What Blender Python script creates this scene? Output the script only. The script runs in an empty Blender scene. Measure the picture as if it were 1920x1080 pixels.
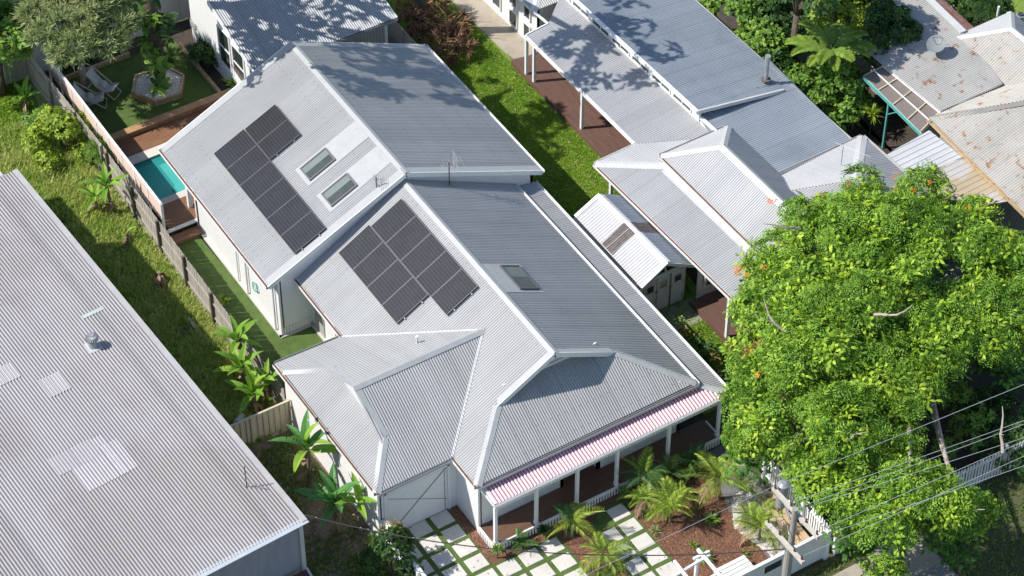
import bpy, math, random
import numpy as np
from mathutils import Vector
random.seed(7); rng = np.random.default_rng(7)
scene = bpy.context.scene
R_ = math.radians
# ---------------------------------------------------------------- camera
CAM_R = np.array([0.52840, 0.84900, 0.0])
CAM_D = np.array([0.59999, -0.37342, -0.70754])
CAM_F = np.array([-0.60070, 0.37386, -0.70666])
CAM_R /= np.linalg.norm(CAM_R); CAM_F -= CAM_R*CAM_F.dot(CAM_R); CAM_F /= np.linalg.norm(CAM_F)
CAM_D = np.cross(CAM_F, CAM_R)
FPX = 4766.3
CAM_P = np.array([0, 0, 4.5]) - CAM_F*91.0
cam = bpy.data.cameras.new('camera'); camo = bpy.data.objects.new('camera', cam)
scene.collection.objects.link(camo); scene.camera = camo
cam.sensor_width = 36; cam.lens = FPX/1920*36; cam.clip_start = 1; cam.clip_end = 2000
from mathutils import Matrix
mw = Matrix.Identity(4)
for i in range(3):
    mw[i][0] = CAM_R[i]; mw[i][1] = -CAM_D[i]; mw[i][2] = -CAM_F[i]; mw[i][3] = CAM_P[i]
camo.matrix_world = mw
# ---------------------------------------------------------------- light
world = bpy.data.worlds.new('World'); scene.world = world; world.use_nodes = True
nt = world.node_tree; nt.nodes.clear()
out = nt.nodes.new('ShaderNodeOutputWorld'); bg = nt.nodes.new('ShaderNodeBackground'); sky = nt.nodes.new('ShaderNodeTexSky')
sky.sky_type = 'NISHITA'; sky.sun_disc = False
SUN = Vector((0.37, 0.82, -1.0)).normalized()          # direction the light travels
sky.sun_elevation = math.asin(-SUN.z); sky.sun_rotation = math.atan2(-SUN.x, -SUN.y)
sky.air_density = 1.0; sky.dust_density = 0.6; sky.ozone_density = 1.0
bg.inputs[1].default_value = 0.135
nt.links.new(sky.outputs[0], bg.inputs[0]); nt.links.new(bg.outputs[0], out.inputs[0])
sl = bpy.data.lights.new('sun', 'SUN'); sl.energy = 4.9; sl.angle = R_(0.53); sl.color = (1.0, 0.955, 0.89)
so = bpy.data.objects.new('sun', sl); scene.collection.objects.link(so)
so.rotation_euler = SUN.to_track_quat('-Z', 'Y').to_euler()
vs = scene.view_settings; vs.view_transform = 'Standard'; vs.look = 'None'; vs.exposure = 0.2; vs.gamma = 1; vs.use_curve_mapping = False
# ---------------------------------------------------------------- survey helpers
def ray(px, py):
    return (px-960)*CAM_R + (py-540)*CAM_D + FPX*CAM_F
def at(px, py, z=0.0):
    d = ray(px, py); return CAM_P + d*((z-CAM_P[2])/d[2])
def onp(px, py, pl):                      # point of a plane z = p[2]+gx(x-p0)+gy(y-p1)
    p, gx, gy = pl; n = np.array([-gx, -gy, 1.0]); d = ray(px, py)
    return CAM_P + d*(np.dot(n, np.array(p)-CAM_P)/np.dot(n, d))
def zon(pl, x, y):
    p, gx, gy = pl; return p[2]+gx*(x-p[0])+gy*(y-p[1])
# ---------------------------------------------------------------- materials
def mat(name, c1, c2=None, scale=3.0, rough=0.6, metal=0.0, bump=0.0, bscale=40.0, detail=4.0, c3=None, s3=1.0, t3=(0.55, 0.7),
        stretch=None, island=0.0, spec=None, transl=0.0, lines=None, attr=None):
    m = bpy.data.materials.new(name); m.use_nodes = True; N = m.node_tree.nodes; L = m.node_tree.links
    b = N['Principled BSDF']; b.inputs['Roughness'].default_value = rough; b.inputs['Metallic'].default_value = metal
    if spec is not None: b.inputs['Specular IOR Level'].default_value = spec
    geo = N.new('ShaderNodeNewGeometry'); vec = geo.outputs['Position']
    if stretch:
        mp = N.new('ShaderNodeMapping'); mp.inputs['Scale'].default_value = stretch; L.new(vec, mp.inputs[0]); vec = mp.outputs[0]
    def mixc(f, a, bb):
        mx = N.new('ShaderNodeMix'); mx.data_type = 'RGBA'
        for k, v in ((0, f), (6, a), (7, bb)):
            if hasattr(v, 'is_output'): L.new(v, mx.inputs[k])
            else: mx.inputs[k].default_value = v if k == 0 else (*v, 1)
        return mx.outputs[2]
    col = None
    if c2 is not None:
        n = N.new('ShaderNodeTexNoise'); n.inputs['Scale'].default_value = scale; n.inputs['Detail'].default_value = detail; n.inputs['Roughness'].default_value = .65
        L.new(vec, n.inputs['Vector'])
        mr = N.new('ShaderNodeMapRange'); mr.inputs[1].default_value = .3; mr.inputs[2].default_value = .7; L.new(n.outputs[0], mr.inputs[0])
        col = mixc(mr.outputs[0], c1, c2)
    if c3 is not None:
        n3 = N.new('ShaderNodeTexNoise'); n3.inputs['Scale'].default_value = s3; n3.inputs['Detail'].default_value = 5; n3.inputs['Roughness'].default_value = .6; L.new(vec, n3.inputs['Vector'])
        mr3 = N.new('ShaderNodeMapRange'); mr3.inputs[1].default_value = t3[0]; mr3.inputs[2].default_value = t3[1]; L.new(n3.outputs[0], mr3.inputs[0])
        col = mixc(mr3.outputs[0], col if col is not None else c1, c3)
    if island or attr:
        src = None
        if attr:
            at_ = N.new('ShaderNodeAttribute'); at_.attribute_name = attr; src = at_.outputs['Fac']; amt = 0.5
        else:
            src = geo.outputs['Random Per Island']; amt = island
        mr2 = N.new('ShaderNodeMapRange'); mr2.inputs[3].default_value = 1-amt; mr2.inputs[4].default_value = 1+amt; L.new(src, mr2.inputs[0])
        hs = N.new('ShaderNodeHueSaturation'); L.new(mr2.outputs[0], hs.inputs['Value'])
        if island and not attr:
            mh = N.new('ShaderNodeMapRange'); mh.inputs[3].default_value = .515; mh.inputs[4].default_value = .485; L.new(src, mh.inputs[0]); L.new(mh.outputs[0], hs.inputs['Hue'])
        if col is not None: L.new(col, hs.inputs['Color'])
        else: hs.inputs['Color'].default_value = (*c1, 1)
        col = hs.outputs[0]
    if lines:                                   # (axis, pitch, width, colour)
        for ax, pitch, w, lc, space in lines:
            v2 = vec
            if space == 'obj':
                tc = N.new('ShaderNodeTexCoord'); v2 = tc.outputs['Object']
            sp = N.new('ShaderNodeSeparateXYZ'); L.new(v2, sp.inputs[0])
            dv = N.new('ShaderNodeMath'); dv.operation = 'DIVIDE'; dv.inputs[1].default_value = pitch; L.new(sp.outputs[ax], dv.inputs[0])
            fr = N.new('ShaderNodeMath'); fr.operation = 'FRACT'; L.new(dv.outputs[0], fr.inputs[0])
            lt = N.new('ShaderNodeMath'); lt.operation = 'LESS_THAN'; lt.inputs[1].default_value = w; L.new(fr.outputs[0], lt.inputs[0])
            col = mixc(lt.outputs[0], col if col is not None else c1, lc)
    if col is None: b.inputs['Base Color'].default_value = (*c1, 1)
    else: L.new(col, b.inputs['Base Color'])
    if bump:
        nb = N.new('ShaderNodeTexNoise'); nb.inputs['Scale'].default_value = bscale; nb.inputs['Detail'].default_value = 3; L.new(vec, nb.inputs['Vector'])
        bp = N.new('ShaderNodeBump'); bp.inputs['Strength'].default_value = bump; bp.inputs['Distance'].default_value = .03; L.new(nb.outputs[0], bp.inputs['Height']); L.new(bp.outputs[0], b.inputs['Normal'])
    if transl:
        tr = N.new('ShaderNodeBsdfTranslucent'); ms = N.new('ShaderNodeMixShader'); ms.inputs[0].default_value = transl
        if col is not None: L.new(col, tr.inputs[0])
        else: tr.inputs[0].default_value = (*c1, 1)
        L.new(b.outputs[0], ms.inputs[1]); L.new(tr.outputs[0], ms.inputs[2]); L.new(ms.outputs[0], N['Material Output'].inputs[0])
    return m
M = {}
M['roof'] = mat('grey_sheet_steel', (.335, .34, .34), (.385, .39, .39), scale=.5, rough=.42, attr='tone', spec=.5, stretch=(1, 1, 1))
M['cap'] = mat('grey_folded_steel', (.36, .37, .375), (.41, .42, .42), scale=2.5, rough=.45)
M['roof_n'] = mat('pale_galvanised_steel', (.37, .38, .39), (.435, .44, .445), scale=.35, rough=.42, c3=(.36, .37, .385), s3=.5, t3=(.5, .75), attr='tone')
M['roof_b'] = mat('shade_blue_steel', (.27, .31, .355), (.32, .36, .40), scale=.5, rough=.4, c3=(.23, .265, .30), s3=.6, t3=(.5, .75), attr='tone')  # roofs turned from the sun: cool shade put into the steel colour
M['cap_n'] = mat('galvanised_flashing', (.50, .50, .495), (.57, .57, .56), scale=2, rough=.45)
M['roof_w'] = mat('weathered_white_sheet', (.335, .318, .325), (.375, .357, .365), scale=.5, rough=.6, c3=(.32, .295, .295), s3=.22, t3=(.5, .6), attr='tone')
M['roof_w4'] = mat('newer_pale_sheet', (.40, .385, .405), (.45, .43, .45), scale=.8, rough=.5, attr='tone')
M['roof_w2'] = mat('newer_white_sheet', (.48, .48, .49), (.55, .55, .56), scale=.8, rough=.5)
M['rust'] = mat('rusting_pale_steel', (.38, .375, .355), (.45, .44, .415), scale=.8, rough=.6, c3=(.26, .10, .035), s3=2.4, t3=(.58, .68), stretch=(.9, 1.0, 1), attr='tone')
M['rust2'] = mat('weathered_pale_steel', (.385, .37, .335), (.45, .43, .395), scale=1.2, rough=.6, c3=(.30, .13, .055), s3=3.2, t3=(.59, .68), attr='tone')
M['tanroof'] = mat('tan_pan_steel', (.46, .37, .24), (.52, .43, .30), scale=.8, rough=.6, c3=(.50, .48, .46), s3=.8, t3=(.52, .6), attr='tone')
M['shed_roof'] = mat('pale_shed_steel', (.35, .365, .38), (.40, .415, .43), scale=.8, rough=.45, attr='tone')
M['white'] = mat('white_weatherboard', (.74, .74, .73), (.80, .80, .79), scale=1.2, rough=.6, lines=[(2, .145, .10, (.58, .58, .58), 'w')])
M['white2'] = mat('white_paint', (.76, .76, .75), (.82, .82, .81), scale=3, rough=.55)
M['render'] = mat('white_render', (.76, .75, .73), (.81, .80, .79), scale=1.5, rough=.8)
M['offwhite'] = mat('aged_white_boards', (.50, .49, .44), (.62, .60, .55), scale=2.5, rough=.8, bump=.3, bscale=15)
M['footing'] = mat('pale_concrete', (.45, .43, .40), (.58, .56, .53), scale=6, rough=.85, bump=.3)
M['conc'] = mat('old_concrete', (.30, .26, .20), (.42, .37, .30), scale=1.5, rough=.9, bump=.4, c3=(.18, .15, .11), s3=3, t3=(.6, .8))
M['conc_d'] = mat('grey_concrete', (.24, .23, .21), (.32, .30, .28), scale=2, rough=.9, bump=.3)
M['paver'] = mat('pale_limestone', (.54, .51, .47), (.68, .65, .60), scale=1.1, rough=.8, c3=(.40, .34, .27), s3=4.5, t3=(.60, .78), bump=.3, detail=8)
M['deck'] = mat('oiled_hardwood', (.19, .095, .05), (.27, .145, .08), scale=2, rough=.5, stretch=(8, .8, 1), island=.18)
M['deck2'] = mat('brown_decking', (.11, .062, .048), (.16, .09, .07), scale=2, rough=.55, stretch=(.6, 8, 1), island=.2)
M['deck_d'] = mat('dark_hardwood', (.12, .065, .04), (.18, .10, .065), scale=2, rough=.5, stretch=(10, .6, 1), island=.15)
M['bench'] = mat('fresh_timber', (.34, .19, .09), (.45, .27, .14), scale=3, rough=.6, island=.15)
M['sleeper'] = mat('pale_sleeper', (.42, .30, .17), (.52, .40, .25), scale=4, rough=.8, island=.2, c3=(.25, .15, .07), s3=5, t3=(.55, .7))
M['greytimber'] = mat('weathered_grey_timber', (.30, .27, .23), (.42, .39, .34), scale=3, rough=.9, stretch=(5, 5, .7), island=.22)
M['darktimber'] = mat('old_dark_timber', (.10, .08, .065), (.16, .13, .10), scale=4, rough=.9)
M['cream'] = mat('cream_steel', (.50, .44, .31), (.56, .50, .37), scale=2, rough=.5)
M['peach'] = mat('pale_pink_screen', (.70, .56, .48), (.76, .63, .55), scale=1, rough=.6)
M['turf'] = mat('synthetic_turf', (.06, .115, .02), (.115, .18, .04), scale=2.2, detail=9, rough=.9, bump=.8, bscale=90)
M['turf2'] = mat('lawn_base', (.14, .23, .03), (.23, .32, .05), scale=5, rough=.95, bump=1, bscale=60, c3=(.34, .32, .12), s3=1.1, t3=(.58, .75))
M['weed'] = mat('weedy_soil', (.24, .30, .09), (.36, .38, .16), scale=2.5, rough=.95, bump=1, bscale=30, c3=(.32, .24, .16), s3=1.1, t3=(.6, .7))
M['soil'] = mat('bare_soil', (.15, .11, .085), (.25, .195, .15), scale=3, rough=.95, bump=1, bscale=30, c3=(.07, .085, .03), s3=1.2, t3=(.5, .62))
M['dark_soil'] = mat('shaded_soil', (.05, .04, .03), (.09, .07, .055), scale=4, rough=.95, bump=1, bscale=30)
M['mulch'] = mat('red_brown_mulch', (.13, .062, .036), (.22, .115, .07), scale=14, rough=.95, bump=1, bscale=50, detail=8)
M['chip'] = mat('mulch_chip', (.20, .095, .055), (.30, .155, .095), scale=14, rough=.9, island=.45)
M['pebble'] = mat('white_pebble', (.58, .54, .50), (.70, .66, .62), scale=10, rough=.7, island=.25)
M['gravel'] = mat('blue_grey_gravel', (.14, .14, .15), (.26, .26, .27), scale=22, rough=.9, bump=1, bscale=60)
M['asphalt'] = mat('footpath_concrete', (.20, .19, .175), (.27, .26, .24), scale=1.5, rough=.9, bump=.4)
M['terrain'] = mat('rough_ground', (.06, .075, .03), (.11, .11, .055), scale=1, rough=.95, bump=1, bscale=20)
M['dark'] = mat('dark_interior', (.035, .035, .04), rough=.8)
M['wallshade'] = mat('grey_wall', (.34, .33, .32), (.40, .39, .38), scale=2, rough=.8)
M['rubber'] = mat('black_rubber', (.03, .03, .03), rough=.6)
M['metal_d'] = mat('dark_metal', (.12, .12, .125), rough=.4, metal=.6)
M['metal'] = mat('dull_zinc', (.30, .31, .32), (.40, .41, .42), scale=8, rough=.45, metal=.35)
M['wire'] = mat('bare_wire', (.55, .55, .55), rough=.4, metal=.4)
M['cable'] = mat('black_cable', (.04, .035, .035), rough=.5)
M['polewood'] = mat('grey_pole_timber', (.26, .24, .21), (.36, .34, .30), scale=3, rough=.9, stretch=(6, 6, .6))
M['armwood'] = mat('bleached_crossarm', (.46, .42, .37), (.56, .52, .46), scale=6, rough=.9)
M['porcelain'] = mat('brown_porcelain', (.12, .03, .025), rough=.25)
M['teal'] = mat('teal_painted_steel', (.10, .38, .34), rough=.5)
M['canvas'] = mat('grey_canvas', (.55, .56, .58), (.62, .63, .65), scale=8, rough=.9)
M['cushion'] = mat('pale_cushion', (.44, .45, .47), (.50, .51, .52), scale=12, rough=.9)
M['chairwood'] = mat('pale_chair_timber', (.50, .42, .33), (.58, .50, .41), scale=6, rough=.6)
M['bark'] = mat('dark_bark', (.07, .055, .042), (.13, .105, .08), scale=6, rough=.95, bump=1, bscale=18)
M['palebark'] = mat('pale_grey_bark', (.34, .28, .22), (.46, .40, .34), scale=5, rough=.9, bump=.6, bscale=18)
M['palmtrunk'] = mat('ringed_palm_stem', (.15, .14, .08), (.23, .19, .12), scale=6, rough=.9)
M['deadleaf'] = mat('dry_brown_leaf', (.26, .17, .10), (.36, .26, .17), scale=5, rough=.9, island=.3)
M['litter'] = mat('rusty_leaf_litter', (.10, .04, .025), (.20, .09, .05), scale=9, rough=.9)
M['brush'] = mat('dead_brown_brush', (.22, .12, .06), (.34, .21, .12), scale=2, rough=.95, island=.4)
def leafm(n, a, b, isl=.45, sc=.8, tr=.30): return mat(n, a, b, scale=sc, rough=.5, island=isl, transl=tr, detail=2, spec=.3)
M['poinciana'] = leafm('feathery_green', (.19, .36, .03), (.36, .50, .04), .5)
M['poinciana_m'] = leafm('mid_feathery_green', (.14, .30, .035), (.24, .42, .05), .4)
M['poinciana_d'] = leafm('inner_shade_green', (.055, .16, .02), (.09, .22, .03), .45)  # darker copy for the lower lobes; inner-crown shade put into the colour
M['bright'] = leafm('yellow_green_leaf', (.22, .34, .03), (.32, .42, .05))
M['mid'] = leafm('mid_green_leaf', (.12, .25, .035), (.21, .35, .055))
M['deep'] = leafm('deep_green_leaf', (.035, .095, .02), (.07, .15, .03))
M['grey'] = leafm('grey_green_needle', (.27, .35, .13), (.42, .47, .22), .4)
M['palm'] = leafm('golden_palm_leaflet', (.20, .33, .04), (.38, .46, .07), .4)
M['palm_d'] = leafm('shaded_palm_leaflet', (.07, .17, .05), (.12, .24, .06), .3)
M['banana'] = leafm('banana_leaf', (.17, .36, .04), (.28, .46, .06), .25)
M['banana_d'] = leafm('deep_banana_leaf', (.07, .22, .06), (.12, .30, .08), .25)
M['fern'] = leafm('fern_frond', (.18, .30, .045), (.28, .40, .07), .2)
M['grass'] = leafm('grass_blade', (.20, .38, .03), (.36, .52, .06), .35, tr=.45)
M['grass_y'] = leafm('weedy_grass_blade', (.38, .52, .10), (.60, .64, .24), .4, tr=.5)
M['grass_d'] = leafm('rank_grass_blade', (.19, .30, .07), (.32, .40, .12), .4, tr=.4)
M['flower'] = mat('orange_petal', (.70, .17, .03), rough=.5, island=.2)
M['purple'] = leafm('bronze_leaf', (.24, .20, .06), (.34, .28, .10), .3)
def glassm(name, col, rough=.08, spec=.8):
    return mat(name, col, rough=rough, spec=spec)
M['glass'] = glassm('dark_window_glass', (.035, .045, .045))
M['skyglass'] = mat('grey_green_glass', (.05, .062, .062), (.075, .09, .09), scale=1.5, rough=.25, spec=.35)
M['linen'] = mat('skylight_reveal', (.5, .5, .48), rough=.8)
M['solar'] = mat('solar_cells', (.026, .026, .030), (.036, .036, .040), scale=2, rough=.22, spec=.45,
                 lines=[(1, .127, .07, (.095, .095, .10), 'obj'), (0, .18, .03, (.045, .045, .05), 'obj')])
M['solarframe'] = mat('dark_panel_frame', (.15, .15, .155), rough=.4, metal=.5)
def watermat():
    m = bpy.data.materials.new('pool_water'); m.use_nodes = True; N = m.node_tree.nodes; L = m.node_tree.links; b = N['Principled BSDF']
    b.inputs['Base Color'].default_value = (.06, .46, .43, 1); b.inputs['Roughness'].default_value = .03
    n = N.new('ShaderNodeTexNoise'); n.inputs['Scale'].default_value = 6; bp = N.new('ShaderNodeBump'); bp.inputs['Strength'].default_value = .4; bp.inputs['Distance'].default_value = .02
    L.new(n.outputs[0], bp.inputs['Height']); L.new(bp.outputs[0], b.inputs['Normal'])
    b.inputs['Alpha'].default_value = .5
    return m
M['water'] = watermat()
M['pooltile'] = mat('aqua_pool_plaster', (.16, .66, .60), (.20, .72, .66), scale=2, rough=.5)
def polymat():
    m = bpy.data.materials.new('translucent_sheet'); m.use_nodes = True; N = m.node_tree.nodes; L = m.node_tree.links; b = N['Principled BSDF']
    b.inputs['Base Color'].default_value = (.20, .155, .13, 1); b.inputs['Roughness'].default_value = .3
    b.inputs['Alpha'].default_value = .72
    return m
M['poly'] = polymat()
# ---------------------------------------------------------------- mesh helpers
COL = scene.collection
OFF = {}
def link(o, parent=None):
    COL.objects.link(o)
    if parent is not None:
        o.parent = parent; w = OFF.get(parent.name, Vector((0, 0, 0))); o.location = -w; OFF[o.name] = Vector((0, 0, 0))
    return o
class MB:
    def __init__(s): s.v = []; s.f = []
    def add(s, v, f):
        n = len(s.v); s.v += [tuple(map(float, p)) for p in v]; s.f += [tuple(i+n for i in q) for q in f]; return s
    def box(s, x0, x1, y0, y1, z0, z1):
        return s.add([(x0, y0, z0), (x1, y0, z0), (x1, y1, z0), (x0, y1, z0), (x0, y0, z1), (x1, y0, z1), (x1, y1, z1), (x0, y1, z1)],
                     [(0, 3, 2, 1), (4, 5, 6, 7), (0, 1, 5, 4), (1, 2, 6, 5), (2, 3, 7, 6), (3, 0, 4, 7)])
    def beam(s, p, q, w, h, up=(0, 0, 1)):
        p = Vector(p); q = Vector(q); d = (q-p).normalized(); u = Vector(up)
        r = d.cross(u)
        if r.length < 1e-4: r = d.cross(Vector((1, 0, 0)))
        r.normalize(); u = r.cross(d)
        vs_ = []
        for c in (p, q):
            for a, b in ((-1, -1), (1, -1), (1, 1), (-1, 1)): vs_.append(c+r*(a*w/2)+u*(b*h/2))
        return s.add(vs_, [(0, 1, 2, 3), (7, 6, 5, 4), (0, 4, 5, 1), (1, 5, 6, 2), (2, 6, 7, 3), (3, 7, 4, 0)])
    def tube(s, pts, rad, n=6, cap=True):
        pts = [Vector(p) for p in pts]
        if not hasattr(rad, '__len__'): rad = [rad]*len(pts)
        vs_ = []; fs = []
        for i, p in enumerate(pts):
            d = (pts[min(i+1, len(pts)-1)]-pts[max(i-1, 0)]).normalized()
            r = d.cross(Vector((0, 0, 1)))
            if r.length < 1e-3: r = Vector((1, 0, 0))
            r.normalize(); u = r.cross(d)
            for k in range(n):
                a = 2*math.pi*k/n; vs_.append(p+(r*math.cos(a)+u*math.sin(a))*rad[i])
        for i in range(len(pts)-1):
            for k in range(n):
                fs.append((i*n+k, i*n+(k+1) % n, (i+1)*n+(k+1) % n, (i+1)*n+k))
        if cap: fs.append(tuple(range(n))[::-1]); fs.append(tuple(range((len(pts)-1)*n, len(pts)*n)))
        return s.add(vs_, fs)
    def prism(s, poly, z0, z1):
        n = len(poly); a = [(p[0], p[1], z0 if not hasattr(z0, '__len__') else z0[i]) for i, p in enumerate(poly)]
        b = [(p[0], p[1], z1 if not hasattr(z1, '__len__') else z1[i]) for i, p in enumerate(poly)]
        ar = sum(poly[i][0]*poly[(i+1) % n][1]-poly[(i+1) % n][0]*poly[i][1] for i in range(n))
        if ar < 0: a = a[::-1]; b = b[::-1]
        return s.add(a+b, [tuple(range(n))[::-1], tuple(range(n, 2*n))]+[(i, (i+1) % n, n+(i+1) % n, n+i) for i in range(n)])
    def slab(s, pts, nrm, t):                 # polygon in space, thickened against its normal
        n = len(pts); P_ = [Vector(p) for p in pts]; nn = Vector(nrm).normalized()
        a = P_; b = [p-nn*t for p in P_]
        cr = sum(((P_[i]-P_[0]).cross(P_[(i+1) % n]-P_[0]) for i in range(n)), Vector()); 
        if cr.dot(nn) < 0: a = a[::-1]; b = b[::-1]
        return s.add(a+b, [tuple(range(n)), tuple(range(n, 2*n))[::-1]]+[((i+1) % n, i, n+i, n+(i+1) % n) for i in range(n)])
    def quad(s, a, b, c, d): return s.add([a, b, c, d], [(0, 1, 2, 3)])
    def build(s, name, m, parent=None, kind=None, smooth=False, bevel=0):
        me = bpy.data.meshes.new(name); me.from_pydata(s.v, [], s.f); me.update()
        for mm in (m if isinstance(m, (list, tuple)) else [m]): me.materials.append(mm)
        if smooth: me.polygons.foreach_set('use_smooth', [True]*len(me.polygons))
        o = bpy.data.objects.new(name, me); link(o, parent)
        if kind: o['kind'] = kind
        return o
def npmesh(name, V, F, m, parent=None, kind=None, smooth=False):      # V (n,3), F (k,m) all faces of one size
    me = bpy.data.meshes.new(name); k = F.shape[1]
    me.vertices.add(len(V)); me.vertices.foreach_set('co', V.astype(np.float32).ravel())
    me.loops.add(F.size); me.loops.foreach_set('vertex_index', F.astype(np.int32).ravel())
    me.polygons.add(len(F)); me.polygons.foreach_set('loop_start', np.arange(0, F.size, k, dtype=np.int32))
    try: me.polygons.foreach_set('loop_total', np.full(len(F), k, dtype=np.int32))
    except Exception: pass
    me.materials.append(m); me.update(calc_edges=True)
    if smooth: me.polygons.foreach_set('use_smooth', [True]*len(me.polygons))
    o = bpy.data.objects.new(name, me); link(o, parent)
    if kind: o['kind'] = kind
    return o
def tag(o, label, cat, group=None):
    o['label'] = label; o['category'] = cat
    if group: o['group'] = group
    return o
def thing(name, label, cat, loc=(0, 0, 0), group=None):
    o = bpy.data.objects.new(name, None); COL.objects.link(o); o.location = [float(c) for c in loc]; o.empty_display_size = .3
    OFF[o.name] = Vector([float(c) for c in loc]); return tag(o, label, cat, group)
def struct(name, mb, m, **k): return mb.build(name, m, kind='structure', **k)
def child_mesh(name, me, parent, loc, rot=None, scale=None, label=None):
    o = bpy.data.objects.new(name, me); COL.objects.link(o); o.parent = parent
    o.location = Vector([float(c) for c in loc]) - OFF.get(parent.name, Vector((0, 0, 0)))
    if rot is not None: o.rotation_euler = rot
    if scale is not None: o.scale = scale
    if label: o['label'] = label
    return o
# ---------------------------------------------------------------- roof builder
def planefit(pts):
    P_ = np.array(pts, float); c = P_.mean(0); A = np.c_[P_[:, 0]-c[0], P_[:, 1]-c[1]]
    g, *_ = np.linalg.lstsq(A, P_[:, 2]-c[2], rcond=None); return (tuple(c), g[0], g[1])
def roof(name, pts, m, parent, pitch=.098, amp=.030, thick=.05, ribdir=None, seg=8, label=None, trap=False, sheet=8, under=None, rib_shade_dirt=.10):
    pl = planefit(pts); n = Vector((-pl[1], -pl[2], 1)).normalized()
    P_ = [Vector((p[0], p[1], zon(pl, p[0], p[1]))) for p in pts]
    r = Vector(ribdir) if ribdir is not None else Vector((pl[1], pl[2], 0))
    r = (r - n*r.dot(n)).normalized(); a = n.cross(r); c = Vector(pl[0])
    S = [(p-c).dot(a) for p in P_]; T = [(p-c).dot(r) for p in P_]
    s0, s1 = min(S), max(S); step = pitch/seg
    ss = sorted(set([round(x, 5) for x in np.arange(s0+1e-4, s1-1e-4, step)]+[round(min(max(x, s0+1e-4), s1-1e-4), 5) for x in S]))
    V = []; F = []; tones = []; N_ = len(P_); tr = {}
    prev = None; q1, q2, q3 = rng.uniform(0, 6, 3)
    for s in ss:
        ts = []
        for i in range(N_):
            j = (i+1) % N_
            if (S[i]-s)*(S[j]-s) < 0 or (abs(S[i]-s) < 1e-6 and abs(S[j]-s) > 1e-6):
                k = (s-S[i])/(S[j]-S[i]); ts.append(T[i]+k*(T[j]-T[i]))
        if len(ts) < 2: prev = None; continue
        t0, t1 = min(ts), max(ts)
        ph = (s/pitch) % 1.0
        if trap: h = amp if ph < .16 else 0.0
        else: h = amp*.5*(1+math.cos(2*math.pi*ph))
        if prev is None: ph_h = h/amp
        sh = math.floor(s/(pitch*sheet))
        i0 = len(V); V.append(c+a*s+r*t0+n*h); V.append(c+a*s+r*t1+n*h)
        if prev is not None:
            F.append((prev, prev+1, i0+1, i0)); tr.setdefault(sh, rng.uniform(.47, .53)); hm = (h/amp+ph_h)/2; tones.append(tr[sh] + .018*math.sin(s*2.3+q1)+.014*math.sin(s*7.1+q2)+.012*math.sin(s*19+q3) - (.13 if (s/(pitch*sheet)) % 1 < .05 else 0) - rib_shade_dirt*(1 if hm < .45 else 0))  # valley faces darkened: rib shading put into the tone, along with dirt
        prev = i0; ph_h = h/amp
    me = bpy.data.meshes.new(name)
    nc = len(F)
    # soffit and edge
    base = len(V); low = [p-n*thick for p in P_]; top = [p+n*0.0 for p in P_]
    V += low+top
    cr = sum(((P_[i]-P_[0]).cross(P_[(i+1) % N_]-P_[0]) for i in range(N_)), Vector()); ccw = cr.dot(n) > 0
    F.append(tuple(base+i for i in (range(N_)[::-1] if ccw else range(N_))))
    for i in range(N_):
        j = (i+1) % N_; q = (base+i, base+j, base+N_+j, base+N_+i); F.append(q if ccw else q[::-1])
    tones += [.5]*(len(F)-nc)
    me.from_pydata([tuple(v) for v in V], [], F); me.update()
    # orient corrugated faces upward
    if me.polygons[0].normal.dot(n) < 0:
        F2 = [f[::-1] if i < nc else f for i, f in enumerate(F)]
        me.clear_geometry(); me.from_pydata([tuple(v) for v in V], [], F2); me.update()
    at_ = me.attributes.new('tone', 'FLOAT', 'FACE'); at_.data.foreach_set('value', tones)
    me.materials.append(m); me.materials.append(under or M['white2'])
    mi = [0]*nc+[1]*(len(F)-nc); me.polygons.foreach_set('material_index', mi)
    o = bpy.data.objects.new(name, me); link(o, parent)
    if label: o['label'] = label
    o_ = {'o': o, 'n': n, 'c': c, 'pl': pl, 'P': P_}
    return o_
def cap(name, p, q, A, B, parent, m=None, w=.16, lift=.035, label=None):
    """folded flashing along the edge p-q, lapping on to faces A and B"""
    m = m or M['cap']; p = Vector(p); q = Vector(q); d = (q-p).normalized(); V = []; mb = MB()
    up = Vector((0, 0, lift)); offs = []
    for fc in (A, B):
        if fc is None: continue
        k = fc['n'].cross(d).normalized()
        if (fc['c']-(p+q)/2).dot(k) < 0: k = -k
        offs.append((k*w+fc['n']*.026, fc['n']))
    for off, nn in offs:
        a, b, c_, d_ = p+up, q+up, q+off, p+off
        if (b-a).cross(c_-a).dot(nn) < 0: mb.quad(a, d_, c_, b)
        else: mb.quad(a, b, c_, d_)
        lo = -nn*.022
        mb.quad(d_, c_, c_+lo, d_+lo)
    o = mb.build(name, m, parent)
    if label: o['label'] = label
    return o
def gutter(p, q, parent, side, m=None, w=.11, h=.10, litter=False):
    """open box gutter under an eave; side = outward horizontal direction"""
    m = m or M['white2']; p = Vector(p); q = Vector(q); s = Vector((side[0], side[1], 0)).normalized(); t = .012; mb = MB()
    pr = [(0, .0), (0, -h), (w, -h), (w, .01), (w-t, .01), (w-t, -h+t), (t, -h+t), (t, 0)]
    n = len(pr); V = [e+s*a+Vector((0, 0, b)) for e in (p, q) for a, b in pr]
    F = [(i, (i+1) % n, n+(i+1) % n, n+i) for i in range(n)]+[tuple(range(n)), tuple(range(n, 2*n))[::-1]]
    if (q-p).cross(Vector((0, 0, 1))).dot(s) > 0: F = [f[::-1] for f in F]
    mb.add(V, F); o = mb.build('gutter', m, parent)
    if litter: MB().beam(p+s*w/2-Vector((0, 0, h*.35)), q+s*w/2-Vector((0, 0, h*.35)), w-2*t-.004, h*.5).build('gutter_litter', M['litter'], o)
    return o
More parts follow.
